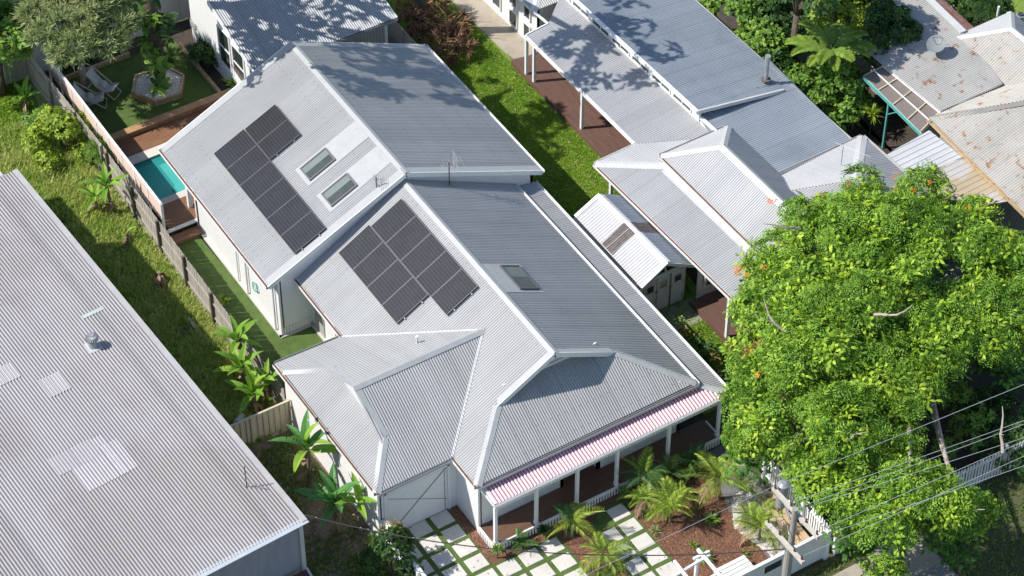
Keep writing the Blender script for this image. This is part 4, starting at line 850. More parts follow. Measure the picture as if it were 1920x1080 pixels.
# neighbour's rear wing (top, white with big windows)
NW = thing('rear_wing', 'bright white rear wing with large windows beside the concrete path', 'house', (-17, 12, 0))
mb = MB(); wallq(mb, (-15.3, 10.75), (-24, 10.45), 0, 2.35, .12, (0, 1)); wallq(mb, (-15.3, 10.75), (-15.3, 14), 0, 2.35, .12, (-1, 0)); mb.build('wall', M['white2'], NW)
for x0, x1, z0, z1 in ((-16.2, -15.75, .25, 1.0), (-16.2, -15.75, 1.3, 1.95), (-17.3, -16.75, .25, 1.0), (-17.3, -16.75, 1.3, 1.95), (-18.6, -18.0, .4, 1.9)):
    window((x0, 10.73+(x0+15.3)*.03), (x1, 10.73+(x1+15.3)*.03), z0, z1, (0, -1), NW)
wq = Vector(at(1001, 21, 2.4)); wA = Vector((wq.x-1.6, wq.y+1.7, 3.1))
wl = roof('roof_slope', [wq, (wq.x-9, wq.y-.2, 2.4), (wq.x-9, wq.y+1.5, 3.1), wA], rn, NW); wr = roof('roof_slope', [wq, (wq.x, wq.y+3.4, 2.4), wA], rn, NW)
cap('hip_cap', wq, wA, wl, wr, NW, m=cn)
for k, (x, c) in enumerate(((-19.0, 'bronze'), (-18.5, 'bronze'), (-17.9, 'bronze'))): pass
# flue
fl = Vector(at(1436, 150, 3.0)); FLU = thing('flue_pipe', 'round metal flue pipe standing on the pale roof near the hedge', 'flue', fl)
MB().tube([fl, fl+Vector((0, 0, 1.15))], .085, 12).build('pipe', M['metal'], FLU); MB().tube([fl+Vector((0, 0, 1.05)), fl+Vector((0, 0, 1.25))], .12, 12).build('cowl', M['metal'], FLU)
MB().tube([fl+Vector((0, 0, .9)), fl+Vector((.1, -.6, .0))], .012, 4).build('stay', M['metal'], FLU); MB().tube([fl, fl+Vector((0, 0, .06))], .2, 8).build('collar', M['darktimber'], FLU)
aE = Vector(at(1577, 309, 3.4)); AE = thing('tv_antenna', 'thin pole antenna with crossed arms on the pale hip roof above the big tree', 'antenna', aE)
MB().tube([aE, aE+Vector((0, 0, .95))], .016, 5).build('mast', M['metal'], AE); MB().tube([aE+Vector((-.3, -.15, .98)), aE+Vector((1.0, .5, .95))], .01, 4).tube([aE+Vector((-.2, .2, .9)), aE+Vector((.2, -.2, .9))], .008, 4).build('arm', M['metal'], AE)
# ================================================================ FAR RIGHT PROPERTY
FR_ = thing('rusty_house', 'old house at the far right with rust-stained pale iron roofs and a hipped front', 'house', (0, 22, 0))
ry = M['rust']; ry2 = M['rust2']
hp = ((-3, 22, 2.9), 0.0, .10)
HR = roof('roof_slope', [onp(1764, 209, hp), onp(1880, 157, hp), onp(1805, 60, hp), onp(1700, -40, hp), onp(1540, 20, hp), onp(1612, 85, hp), onp(1660, 124, hp)], ry, FR_)
MB().beam(Vector(onp(1700, -40, hp))+Vector((0, 0, .06)), Vector(onp(1806, 62, hp))+Vector((0, 0, .06)), .3, .05).build('ridge_cap', cn, FR_)
HR2 = roof('roof_slope', [Vector(onp(1700, -40, hp)), Vector(onp(1808, 60, hp)), Vector(onp(1808, 60, hp))+Vector((0, .8, -.35)), Vector(onp(1700, -40, hp))+Vector((0, .8, -.35))], mat('red_rust_sheet', (.35, .10, .04), (.42, .36, .32), scale=2.5, rough=.8), FR_)
i0 = Vector(at(1782, 72, 2.95)); i1 = Vector(at(1895, 22, 2.95)); iA = Vector(at(1897, 52, 3.95)); iE = Vector(at(1880, 155, 2.95)); uI = (iE-i0).normalized()
I1 = roof('roof_slope', [i0, i1, iA], rn, FR_); I2 = roof('roof_slope', [i0, iE, iE+uI*2.2, iA+uI*5, iA], ry2, FR_, pitch=.11); I3 = roof('roof_slope', [i1, i1+uI*6, iA+uI*5, iA], rn, FR_)
cap('hip_cap', i0, iA, I1, I2, FR_, m=cn); cap('hip_cap', i1, iA, I1, I3, FR_, m=cn); cap('ridge_cap', iA, iA+uI*5, I2, I3, FR_, m=cn)
gutter(i0, iE, FR_, (0, -1), m=M['darktimber'])
kc = Vector(at(1742, 222, 2.8)); kA = Vector(at(1922, 190, 4.0)); kE = Vector(at(1880, 158, 2.8)); kB = Vector(at(1922, 400, 2.8))
K1 = roof('roof_slope', [kc, kE, kE+Vector((0, 3, 0)), kA+Vector((0, 1.5, .1)), kA], ry2, FR_, pitch=.11); K2 = roof('roof_slope', [kc, kB, kB+(kB-kc).normalized()*3, kA+Vector((8, 0, 0)), kA], ry2, FR_, pitch=.11)
cap('hip_cap', kc, kA, K1, K2, FR_, m=ry2, w=.2); gutter(kc, kB+(kB-kc).normalized()*3, FR_, (0, -1), m=M['sleeper'])
for p, q, z in (((-6, 21.2), (-.9, 21.4), 2.5), ((-.4, 20.2), (8, 20.5), 2.5)):
    mb = MB(); wallq(mb, p, q, 0, z, .1, (0, 1)); mb.build('wall', M['wallshade'], FR_)
MB().box(-6, -1, 21.3, 24, 0, 2.3).box(0, 9, 20.6, 30, 0, 2.3).build('wall', M['wallshade'], FR_)
def lerp3(a, b, t): return np.array(a)*(1-t)+np.array(b)*t
# pan-deck awning
AW = thing('awning', 'ribbed pan-deck awning roof, half bluish and half tan, at the edge of the rusty house', 'awning', (2, 18.5, 0))
aP = [at(1663, 290, 2.5), at(1742, 244, 2.62), at(1908, 378, 2.62), at(1868, 395, 2.5)]; aP = [at(1663, 290, 2.5), at(1742, 244, 2.62), at(1905, 375, 2.62), at(1756, 398, 2.5)]
aM1 = lerp3(aP[0], aP[3], .40); aM2 = lerp3(aP[1], aP[2], .40)
M['pan_grey'] = mat('grey_pan_steel', (.50, .51, .53), (.57, .58, .59), scale=.8, rough=.5, attr='tone')
roof('roof_slope', [aP[0], aP[1], aM2, aM1], M['pan_grey'], AW, pitch=.26, amp=.03, trap=True, sheet=1, thick=.03, ribdir=(0, 1, 0)); roof('roof_slope', [aM1, aM2, aP[2], aP[3]], M['tanroof'], AW, pitch=.26, amp=.03, trap=True, sheet=1, thick=.03, ribdir=(0, 1, 0))
for p in (aP[0], aP[3]): MB().box(p[0]-.04, p[0]+.04, p[1]+.05, p[1]+.13, 0, 2.45).build('post', M['teal'], AW)
# translucent pergola
PG = thing('pergola', 'brown translucent-sheeted pergola with white battens on a teal frame', 'pergola', (-2, 19.8, 0))
pgp = ((-2, 19.8, 2.55), 0, .06)
c0, c1, c2, c3 = onp(1655, 124, pgp), onp(1764, 212, pgp), onp(1728, 250, pgp), onp(1618, 141, pgp)
roof('translucent_roof', [c0, c1, c2, c3], M['poly'], PG, thick=.02, amp=.014)
def lerp(a, b, t): return Vector(a)*(1-t)+Vector(b)*t
for t in (0.02, .27, .52, .77, .98): MB().beam(lerp(c0, c1, t)+Vector((0, 0, .045)), lerp(c3, c2, t)+Vector((0, 0, .045)), .05, .03).build('batten', M['cream'], PG)
for t in (0.05, .5): MB().beam(lerp(c0, c3, t)+Vector((0, 0, .05)), lerp(c1, c2, t)+Vector((0, 0, .05)), .05, .03).build('batten', M['white2'], PG)
MB().beam(Vector(c3)-Vector((0, 0, .1)), Vector(c2)-Vector((0, 0, .1)), .06, .14).build('edge_beam', M['teal'], PG)
for t in (.45, .0, .98): q = lerp(c3, c2, t); MB().beam(q-Vector((0, 0, .1)), Vector((q.x, q.y, 0)), .07, .07).build('post', M['teal'], PG)
q = lerp(c3, c2, .45); MB().beam(q+Vector((0, 0, -.7)), q+Vector((.6, 0, -.12)), .04, .04).build('brace', M['teal'], PG)
# satellite dish
dp = Vector(onp(1765, 113, hp)); SD = thing('satellite_dish', 'round grey mesh satellite dish standing on the rusty roof', 'satellite dish', dp)
MB().tube([dp, dp+Vector((-.25, -.05, .35))], .025, 6).tube([dp, dp+Vector((-.5, .1, .02))], .02, 5).build('stand', M['rust'], SD)
dc = dp+Vector((-.38, -.05, .62)); ax = Vector((.15, -.45, .88)).normalized(); t1 = ax.cross(Vector((1, 0, 0))).normalized(); t2 = ax.cross(t1); mb = MB(); V = [dc-ax*.09]; F = []
for r in range(1, 6):
    for k in range(28): a = 2*math.pi*k/28; rr = .40*r/5; V.append(dc+t1*rr*math.cos(a)+t2*rr*math.sin(a)+ax*(-.09+.10*(r/5)**2))
for k in range(28):
    F.append((0, 1+k, 1+(k+1) % 28))
    for r in range(4): a = 1+r*28; F.append((a+k, a+28+k, a+28+(k+1) % 28, a+(k+1) % 28))
mb.add(V, F).build('reflector', mat('dish_grey', (.17, .19, .20), (.22, .24, .25), scale=4, rough=.6), SD)
MB().tube([dc-ax*.08, dc+ax*.42+t2*.1], .012, 5).tube([dc+t1*.35, dc+ax*.42+t2*.1], .01, 4).build('feed_arm', M['metal_d'], SD)
# pipes, far fence
pq = Vector(at(1870, 30, 2.6)); PPp = thing('vent_pipe', 'short white vent pipe at the edge of the far right roof', 'pipe', pq); MB().tube([pq, pq+Vector((0, 0, .5))], .05, 8).build('pipe', M['white2'], PPp)
pq = Vector(at(1912, 35, 2.0)); PP2 = thing('water_heater', 'grey and red unit behind the hipped roof in the top right corner', 'heater', pq); MB().tube([pq-Vector((0, 0, 1)), pq+Vector((0, 0, .2))], .2, 10).build('tank', M['metal'], PP2); MB().tube([pq+Vector((0, 0, .2)), pq+Vector((0, 0, .28))], .12, 8).build('cap', M['metal_d'], PP2)
JK = thing('junk_pile', 'jumble of white and metal odds and ends under the pergola', 'junk', (-1.2, 18.3, 0))
for k in range(16):
    x, y = random.uniform(-2, -.2), random.uniform(17.8, 18.9); z = random.uniform(.05, .5)
    MB().beam((x, y, z), (x+random.uniform(-.5, .5), y+random.uniform(-.5, .5), z+random.uniform(-.2, .4)), random.uniform(.03, .25), .03).build('scrap', M[random.choice(['white2', 'metal', 'rust', 'greytimber', 'teal'])], JK)
MB().tube([(-1.1+.2*math.cos(t), 18.2+.2*math.sin(t), .6) for t in np.linspace(0, 6.3, 16)], .02, 5).build('hoop', M['white2'], JK)
# ================================================================ FRONT GARDEN STRUCTURES
LWF = thing('garden_wall', 'low white rendered wall with a sunlit top beside the garage door', 'wall', (4.8, -7.95, 0))
MB().box(4.40, 5.35, -8.10, -7.88, 0, 1.15).build('wall', M['render'], LWF)
def picket(t, p, q, h, **k): paling_fence(t, p, q, .06, h, w=.085, gap=.05, m=M['white2'], top='point', jitter=.01, name='picket', rails=(.3, h-.3), **k)
PF1 = thing('picket_fence', 'white picket fence along the left edge of the driveway pavers', 'fence', (7, -8, 0)); picket(PF1, (5.35, -7.98), (8.6, -8.02), 1.0, railside=-1, posts=1.6, th=.03)
MB().box(5.35, 8.6, -8.03, -7.92, 1.0, 1.04).build('top_rail', M['white2'], PF1)
PF2 = thing('picket_fence', 'white picket fence on the right side of the front garden beside the sleepers', 'fence', (11, 4.75, 0)); picket(PF2, (9.1, 4.93), (13.05, 4.78), 1.45, railside=-1, posts=2.4, ph=.07)
FF = thing('front_fence', 'white board front fence facing the street, with a dark letter slot', 'fence', (13.1, 2.5, 0))
for y in np.arange(-2.0, 4.55, .148): MB().box(13.08, 13.105, y, y+.142, .03, 1.42).build('fence_board', M['white2'], FF)
MB().box(13.02, 13.14, -2.0, 4.6, 1.42, 1.46).build('top_rail', M['white2'], FF)
MB().box(13.105, 13.12, 1.95, 2.65, .85, 1.18).build('letter_slot', M['dark'], FF)
for y in (4.5, 4.95): MB().box(13.04, 13.2, y, y+.16, 0, 1.5).build('gate_post', M['white2'], FF)
PF3 = thing('picket_fence', 'white picket fence running under the big tree towards the right edge', 'fence', (13.1, 9, 0)); picket(PF3, (13.1, 5.15), (13.4, 13.2), 1.35, railside=1, posts=2.4)
AR = thing('garden_arbour', 'white timber arbour of crossed beams over the front gate', 'arbour', (12, 0, 0))
for p, q in (((1308, 1030), (1352, 1082)), ((1264, 1052), (1300, 1100))): MB().beam(Vector(at(*p, 2.25)), Vector(at(*q, 2.25))+Vector((.4, 0, 0)), .09, .11).build('beam', M['white2'], AR)
for p, q in (((1248, 1090), (1332, 1040)), ((1272, 1118), (1352, 1072)), ((1300, 1048), (1330, 1034))): MB().beam(Vector(at(*p, 2.16)), Vector(at(*q, 2.16)), .08, .10).build('rafter', M['white2'], AR)
for p in ((1307, 1050), (1345, 1085), (1268, 1082)): a = at(*p, 2.1); MB().box(a[0]-.05, a[0]+.05, a[1]-.05, a[1]+.05, 0, 2.15).build('post', M['white2'], AR)
GB = thing('garden_bench', 'white slatted timber bench beside the arbour, in front of the log edging', 'bench', (12.2, 1.6, 0))
for k in range(4): MB().box(11.82+.17*k, 11.96+.17*k, .75, 2.05, .42, .46).build('slat', M['white2'], GB)
for y in (.85, 1.95): MB().box(11.85, 12.45, y, y+.08, 0, .42).build('leg', M['white2'], GB)
LG = thing('log_edging', 'row of cut yellow-brown timber logs along the inside of the front fence', 'log edging', (12.8, 2, 0))
for k in range(15): y = .6+.16*k; MB().tube([(12.80+random.uniform(-.03, .03), y, 0), (12.80, y, .45+random.uniform(-.1, .12))], .07, 7).build('log', M['sleeper'], LG)
SL = thing('sleeper_planter', 'pale timber sleeper planter bed in the corner of the picket fences', 'planter', (11.5, 4.2, 0))
for p, q in (((9.9, 4.55), (12.85, 4.4)), ((9.9, 4.2), (12.85, 4.05)), ((12.9, 4.4), (12.9, 2.7)), ((10.6, 3.4), (10.6, 4.1))): MB().beam((*p, .22), (*q, .22), .18, .2).build('sleeper', M['sleeper'], SL)
MB().beam((10.2, 4.38, .16), (12.8, 4.22, .16), .16, .12).build('sleeper', M['sleeper'], SL)
# power pole
px0, py0 = 15.26, 1.02
PO_ = thing('power_pole', 'grey timber power pole with two wooden crossarms, insulators and a transformer can', 'power pole', (px0, py0, 0))
MB().tube([(px0, py0, 0), (px0, py0, 5.15)], [.17, .145], 12).build('pole', M['polewood'], PO_); MB().tube([(px0+.02, py0+.03, 4.6), (px0+.02, py0+.03, 7.0)], [.115, .10], 12).tube([(px0+.02, py0+.03, 7.0), (px0+.02, py0+.03, 7.03)], .105, 12).build('pole_top', M['polewood'], PO_)
for x0_, x1_, z_, y_ in ((13.95, 16.38, 6.64, py0+.16), (14.2, 16.2, 5.42, py0-.18)):
    arm = MB().beam((x0_, y_, z_), (x1_, y_, z_), .12, .13).build('crossarm', M['armwood'], PO_)
    for x_ in (x0_+.1, px0-.35, px0+.45, x1_-.1):
        MB().tube([(x_, y_, z_+.06), (x_, y_, z_+.12), (x_, y_, z_+.17), (x_, y_, z_+.24)], [.015, .04, .028, .04], 8).build('insulator', M['porcelain'], arm)
MB().tube([(px0-.45, y_+.1, 5.2), (px0, py0, 4.7)], .02, 5).tube([(px0-.5, py0+.15, 6.55), (px0, py0, 6.0)], .02, 5).build('brace', M['metal'], PO_)
for k in range(7):
    a = Vector((random.uniform(14.2, 16.2), py0+random.uniform(-.3, .3), 5.5)); b = a+Vector((random.uniform(-.5, .5), random.uniform(-.4, .4), random.uniform(.2, 1.1))); mb = MB(); mid = (a+b)/2+Vector((.15, .1, -.3)); mb.tube([a, a.lerp(mid, .5)-Vector((0, 0, .05)), mid, b], .009, 4); mb.build('jumper_wire', M['wire' if k % 2 else 'cable'], PO_)
tc = at(1467, 925, 6.3); MB().tube([(tc[0], tc[1], 5.75), (tc[0], tc[1], 6.75)], .19, 16).tube([(tc[0], tc[1], 6.75), (tc[0], tc[1], 6.84)], [.2, .09], 16).build('transformer', M['metal'], PO_)
MB().beam((tc[0], tc[1], 6.2), (px0, py0, 6.2), .06, .08).build('transformer_bracket', M['metal'], PO_)
def wire(name, pts, r, m, label, group=None):
    P_ = [Vector(p) for p in pts]; o = MB().tube(P_, r, 5).build(name, m); tag(o, label, 'cable', group); return o
def sag(a, b, s, n=14): a = Vector(a); b = Vector(b); return [a.lerp(b, k/n)-Vector((0, 0, s*4*(k/n)*(1-k/n))) for k in range(n+1)]
def dirto(p0, px, py, L_=45):      # level wire from p0 leaving the frame over image point px,py
    z = p0[2]; q = Vector(at(px, py, z)); d = (q-Vector(p0)).normalized(); return Vector(p0)+d*L_
W0 = 'overhead wires crossing the big tree'
for k, (p0, (tx, ty), lab) in enumerate((((14.05, py0+.2, 6.85), (1920, 715), 'uppermost thin wire running up over the big tree to the right'),
        ((14.9, py0+.2, 6.85), (1920, 783), 'thin overhead wire, upper of the close pair over the big tree'), ((15.1, py0+.2, 6.75), (1920, 790), 'thin overhead wire, lower of the close pair over the big tree'),
        ((16.28, py0+.2, 6.85), (1920, 822), 'overhead wire from the outer end of the upper crossarm'), ((14.3, py0-.18, 5.65), (1920, 815), 'overhead wire from the inner end of the lower crossarm'),
        ((15.6, py0-.18, 5.65), (1920, 868), 'second lowest overhead wire, above the front fence'), ((16.1, py0-.18, 5.65), (1920, 850), 'lowest overhead wire, from the outer end of the lower crossarm'))):
    wire('power_line', sag(p0, dirto(p0, tx, ty), .25), .009, M['wire'], lab, W0)
wire('power_line', sag((14.05, py0+.2, 6.85), dirto((14.05, py0+.2, 6.85), 1240, 1010), .1), .009, M['wire'], 'thin pale wire crossing the mulch bed towards the lower left')
sc = sag(at(570, 965, 4.15), at(960, 1032, 4.6), .25)+sag(at(960, 1032, 4.6), (px0, py0-.1, 5.1), .3)[1:]
wire('service_cable', sc, .022, M['cable'], 'black twisted service cable strung from the pole to the warehouse corner')
for k in range(26):
    pass
sp_ = MB()
for k in range(15):
    i = random.uniform(0, 13); p = sc[int(i)].lerp(sc[int(i)+1], i-int(i)); sp_.beam(p+Vector((0, 0, .03)), p+(sc[int(i)+1]-sc[int(i)]).normalized()*.05+Vector((0, 0, .03)), .018, .012)
o = sp_.build('cable_clip_run', M['wire'], bpy.data.objects['service_cable'])
# misc ground things
FPt = thing('burn_patch', 'round blackened burn patch on the soil by the cream fence', 'fire pit', (-.6, -9.7, 0)); 
MB().tube([(-.62, -9.62, .013), (-.62, -9.62, .035)], [.46, .40], 20).build('ash_bed', mat('black_ash', (.025, .022, .02), (.07, .06, .05), scale=8, rough=.95, bump=1), FPt)
TB = thing('plastic_tub', 'pale blue tub lying by the cream fence under the bananas', 'tub', (-3.2, -9.6, 0)); MB().tube([(-3.3, -9.5, .1), (-2.9, -9.9, .25)], [.16, .2], 10).build('tub_body', M['trans_strip'], TB)
for k in range(3):
    t_ = thing('timber_plank', ['short grey plank lying in the weeds near the fence', 'grey plank leaning in the weeds, nearer the bananas', 'old plank beside the dead stump in the weeds'][k], 'plank', (-8.3+.35*k, -8.95+.1*k, .1)); MB().beam((-8.9+.5*k, -8.9, .12), (-7.9+.5*k, -8.95+.1*k, .2), .12, .03).build('board', M['greytimber'], t_)
# ================================================================ VEGETATION
def rotm(yaw, tilt, az):       # arrays -> (n,3,3): spin about z, then tilt about a horizontal axis at azimuth az
    n = len(yaw); c, s = np.cos(yaw), np.sin(yaw); Z = np.zeros((n, 3, 3)); Z[:, 0, 0] = c; Z[:, 0, 1] = -s; Z[:, 1, 0] = s; Z[:, 1, 1] = c; Z[:, 2, 2] = 1
    ct, st = np.cos(tilt), np.sin(tilt); ux, uy = np.cos(az), np.sin(az); T = np.zeros((n, 3, 3))
    T[:, 0, 0] = ct+ux*ux*(1-ct); T[:, 0, 1] = ux*uy*(1-ct); T[:, 0, 2] = uy*st; T[:, 1, 0] = ux*uy*(1-ct); T[:, 1, 1] = ct+uy*uy*(1-ct); T[:, 1, 2] = -ux*st
    T[:, 2, 0] = -uy*st; T[:, 2, 1] = ux*st; T[:, 2, 2] = ct
    return T @ Z
def scatter(P_, tv, tf, smin, smax, tilt=.5, lean=None):
    """copies of template (tv,tf) at points P_; returns verts, faces"""
    n = len(P_); yaw = rng.uniform(0, 2*np.pi, n); tl = rng.normal(0, tilt, n); az = rng.uniform(0, 2*np.pi, n); R = rotm(yaw, tl, az)
    if lean is not None:
        # extra tilt so the template's up follows `lean` normals
        up = lean/np.linalg.norm(lean, axis=1, keepdims=True); ang = np.arccos(np.clip(up[:, 2], -1, 1))*.7; a2 = np.arctan2(up[:, 1], up[:, 0])+np.pi/2; R = rotm(np.zeros(n), ang, a2) @ R
    s = rng.uniform(smin, smax, n); V = np.einsum('nij,kj->nki', R, tv)*s[:, None, None]+P_[:, None, :]
    F = (tf[None]+(np.arange(n)*len(tv))[:, None, None]).reshape(-1, tf.shape[1]); return V.reshape(-1, 3), F
def merge(lst):
    V = []; F = []; n = 0
    for v, f in lst: V.append(v); F.append(f+n); n += len(v)
    return np.vstack(V), np.vstack(F)
def tpl_leaf(L_=1.0, w=.4, fold=.12, droop=.15):   # folded pointed leaf as 4 quads, stem at origin, along +x
    tv = np.array([(0, 0, 0), (.35*L_, w/2, fold), (.35*L_, 0, 0), (.35*L_, -w/2, fold), (.75*L_, w*.38, fold*.7-droop*.5), (.75*L_, 0, -droop*.5), (.75*L_, -w*.38, fold*.7-droop*.5), (L_, 0, -droop)])
    tf = np.array([(0, 2, 1, 1), (0, 3, 2, 2), (1, 2, 5, 4), (2, 3, 6, 5), (4, 5, 7, 7), (5, 6, 7, 7)]); return tv, tf
def tri(tf): # quads with repeats -> triangles
    out = []
    for q in tf:
        out.append((q[0], q[1], q[2]))
        if q[3] != q[2]: out.append((q[0], q[2], q[3]))
    return np.array(out)
def tpl_sprig(k=7, spread=.9, L_=.55, w=.26, up=.45, seed=1):   # whorl of leaves
    r = np.random.default_rng(seed); parts = []
    lv, lf = tpl_leaf(L_, w, .05, .14); lf = tri(lf)
    for i in range(k):
        a = 2*math.pi*i/k+r.uniform(-.4, .4); e = up*r.uniform(-.2, 1.6); ca, sa = math.cos(a), math.sin(a); ce, se = math.cos(e), math.sin(e); s = r.uniform(.7, 1.1)
        x = lv[:, 0]*ce-lv[:, 2]*se+.06; z = lv[:, 0]*se+lv[:, 2]*ce; y = lv[:, 1]
        parts.append((np.c_[(x*ca-y*sa)*s, (x*sa+y*ca)*s, z*s], lf))
    return merge(parts)
def tpl_feather(k=8, L_=.62, seed=1, npin=5, flat=.12):      # poinciana tip: compound fronds, each a rachis with paired feathery pinnae
    r = np.random.default_rng(seed); parts = []
    for i in range(k):
        a = 2*math.pi*i/k+r.uniform(-.35, .35); e = r.uniform(.0, .8); V = []; F = []
        L1 = L_*r.uniform(.75, 1.1)
        for j in range(npin):
            t = (j+.7)/npin; x = L1*t; z = math.sin(t*2.2)*.10*L1-.22*L1*t*t; pl_ = L1*.36*(1-.45*abs(t-.45)); wd = L1*.115
            for s in (-1, 1):
                b = len(V); dx, dy = .45, s*.9; px_, py_ = -dy*wd, dx*wd
                V += [(x, 0, z), (x+dx*pl_*.5+px_*.5, dy*pl_*.5+py_*.5, z+.02), (x+dx*pl_, dy*pl_, z-.05*L1), (x+dx*pl_*.5-px_*.5, dy*pl_*.5-py_*.5, z+.012)]
                F += [(b, b+1, b+2), (b, b+2, b+3)]
        V = np.array(V); ca, sa = math.cos(a), math.sin(a); ce, se = math.cos(e), math.sin(e)
        x = V[:, 0]*ce-V[:, 2]*se; z = V[:, 0]*se+V[:, 2]*ce; y = V[:, 1]; parts.append((np.c_[x*ca-y*sa, x*sa+y*ca, z], np.array(F)))
    return merge(parts)
def tpl_oval(k=11, L_=.27, w=.105, seed=1):      # whorl of rounded feathery leaf groups
    r = np.random.default_rng(seed); parts = []
    for i in range(k):
        a = 2.4*i+r.uniform(-.4, .4); e = r.uniform(-.25, .8); ro = r.uniform(0, .42); l = L_*r.uniform(.7, 1.2)
        V = np.array([(ro, 0, 0), (ro+l*.3, w/2, .02), (ro+l*.3, -w/2, .02), (ro+l*.5, 0, .035), (ro+l*.78, w*.46, .0), (ro+l*.78, -w*.46, .0), (ro+l, w*.1, -.05), (ro+l*.5, w*.56, .005), (ro+l*.5, -w*.56, .005)])
        F = np.array([(0, 3, 1), (0, 2, 3), (1, 3, 7), (2, 8, 3), (7, 3, 4), (8, 5, 3), (4, 3, 6), (5, 6, 3)])
        ca, sa = math.cos(a), math.sin(a); ce, se = math.cos(e), math.sin(e)
        x = V[:, 0]*ce-V[:, 2]*se; z = V[:, 0]*se+V[:, 2]*ce; y = V[:, 1]; parts.append((np.c_[x*ca-y*sa, x*sa+y*ca, z], F))
    return merge(parts)
def tpl_needle(k=14, L_=.5, w=.035, seed=1):
    r = np.random.default_rng(seed); V = []; F = []
    for i in range(k):
        a = r.uniform(0, 6.28); e = r.uniform(.25, 1.4); l = L_*r.uniform(.6, 1.1); d = np.array((math.cos(a)*math.cos(e), math.sin(a)*math.cos(e), math.sin(e))); s = np.array((-math.sin(a), math.cos(a), 0))*w; b = len(V)
        o = d*r.uniform(0, .1); V += [o-s, o+s, o+d*l*.6+s*.8, o+d*l]; F += [(b, b+1, b+2), (b, b+2, b+3)]
    return np.array(V), np.array(F)
def tpl_blades(k=5, h=.2, w=.02, seed=1, spread=.5):
    r = np.random.default_rng(seed); V = []; F = []
    for i in range(k):
        a = r.uniform(0, 6.28); d = np.array((math.cos(a), math.sin(a), 0)); s = np.array((-math.sin(a), math.cos(a), 0))*w; l = h*r.uniform(.6, 1.2); o = np.array((r.uniform(-.05, .05), r.uniform(-.05, .05), 0)); b = len(V); q = spread*r.uniform(.2, 1)
        V += [o-s, o+s, o+d*l*q*.4+s*.7+(0, 0, l*.65), o+d*l*q*.4-s*.7+(0, 0, l*.65), o+d*l*q+(0, 0, l)]; F += [(b, b+1, b+2), (b, b+2, b+3), (b+3, b+2, b+4)]
    return np.array(V), np.array(F)
def inpoly(x, y, poly):
    c = np.zeros(len(x), bool); n = len(poly)
    for i in range(n):
        x0, y0 = poly[i]; x1, y1 = poly[(i+1) % n]
        k = ((y0 > y) != (y1 > y)) & (x < (x1-x0)*(y-y0)/((y1-y0)+1e-12)+x0); c ^= k
    return c
def rand_in(poly, n):
    a = np.array(poly); lo, hi = a.min(0), a.max(0); out = []
    tot = 0
    while tot < n:
        p = rng.uniform(lo, hi, (n*2, 2)); p = p[inpoly(p[:, 0], p[:, 1], poly)]; out.append(p); tot += len(p)
    return np.vstack(out)[:n]
def lobes_points(lobes, dens, lower=-.25, jit=.12):
    """points on the outer surface of a cluster of ellipsoid lobes (cx,cy,cz,rx,rz); returns pts, normals"""
    P_ = []; N_ = []
    L_ = np.array(lobes)
    for i, (cx, cy, cz, rx, rz) in enumerate(lobes):
        n = int(dens*4*math.pi*rx*(rx+rz)/2*.7); d = rng.normal(size=(n, 3)); d /= np.linalg.norm(d, axis=1, keepdims=True); d = d[d[:, 2] > lower]
        r = rng.uniform(1-jit*2.5, 1+jit, (len(d), 1)); p = np.array((cx, cy, cz))+d*r*np.array((rx, rx, rz)); keep = np.ones(len(p), bool)
        for j in range(len(lobes)):
            if j == i: continue
            q = (p-L_[j, :3])/np.array((L_[j, 3], L_[j, 3], L_[j, 4])); keep &= (q**2).sum(1) > .62
        P_.append(p[keep]); N_.append(d[keep])
    return np.vstack(P_), np.vstack(N_)
def crown(name, lobes, dens, tpls, smin, smax, m, parent, tilt=.35, lower=-.25, lean=True, jit=.12, kind='stuff'):
    P_, N_ = lobes_points(lobes, dens, lower, jit); k = len(tpls); idx = rng.integers(0, k, len(P_)); parts = []
    for i, (tv, tf) in enumerate(tpls):
        s = idx == i
        if s.sum(): parts.append(scatter(P_[s], tv, tf, smin, smax, tilt, N_[s] if lean else None))
    V, F = merge(parts); return npmesh(name, V, F, m, parent, kind=kind)
def limbs(t, base, h, tips, r0, m, name='branch', bend=.3):
    b = Vector(base); tb = MB().tube([b, b+Vector((.05*h, 0, h*.5)), b+Vector((.02, .05*h, h))], [r0*1.25, r0, r0*.8], 10); tb.build('trunk', m, t, smooth=True)
    top = b+Vector((.02, .05*h, h))
    for q in tips:
        q = Vector([float(c) for c in q]); mid = top.lerp(q, .5)+Vector((random.uniform(-bend, bend), random.uniform(-bend, bend), bend*.8))
        l1 = top.lerp(mid, .5)+Vector((random.uniform(-bend, bend)*.4, random.uniform(-bend, bend)*.4, bend*.3))
        MB().tube([top-Vector((0, 0, .15)), l1, mid, mid.lerp(q, .5)+Vector((0, 0, bend*.2)), q], [r0*.55, r0*.42, r0*.3, r0*.2, r0*.08], 7).build(name, m, t, smooth=True)
def lobes_from(pts, r, rz, jit=.2): return [(x, y, z, r*random.uniform(1-jit, 1+jit), rz*random.uniform(1-jit, 1+jit)) for x, y, z in pts]
T_SPR = [tpl_sprig(7, seed=s) for s in (1, 2, 3)]; T_FEA = [tpl_feather(8, seed=s) for s in (1, 2, 3, 4)]; T_POI = [tpl_oval(11, seed=s) for s in (1, 2, 3, 4)]; T_NEE = [tpl_needle(16, seed=s) for s in (1, 2, 3)]
T_ROUND = [tpl_sprig(6, L_=.42, w=.34, up=.6, seed=s) for s in (5, 6, 7)]
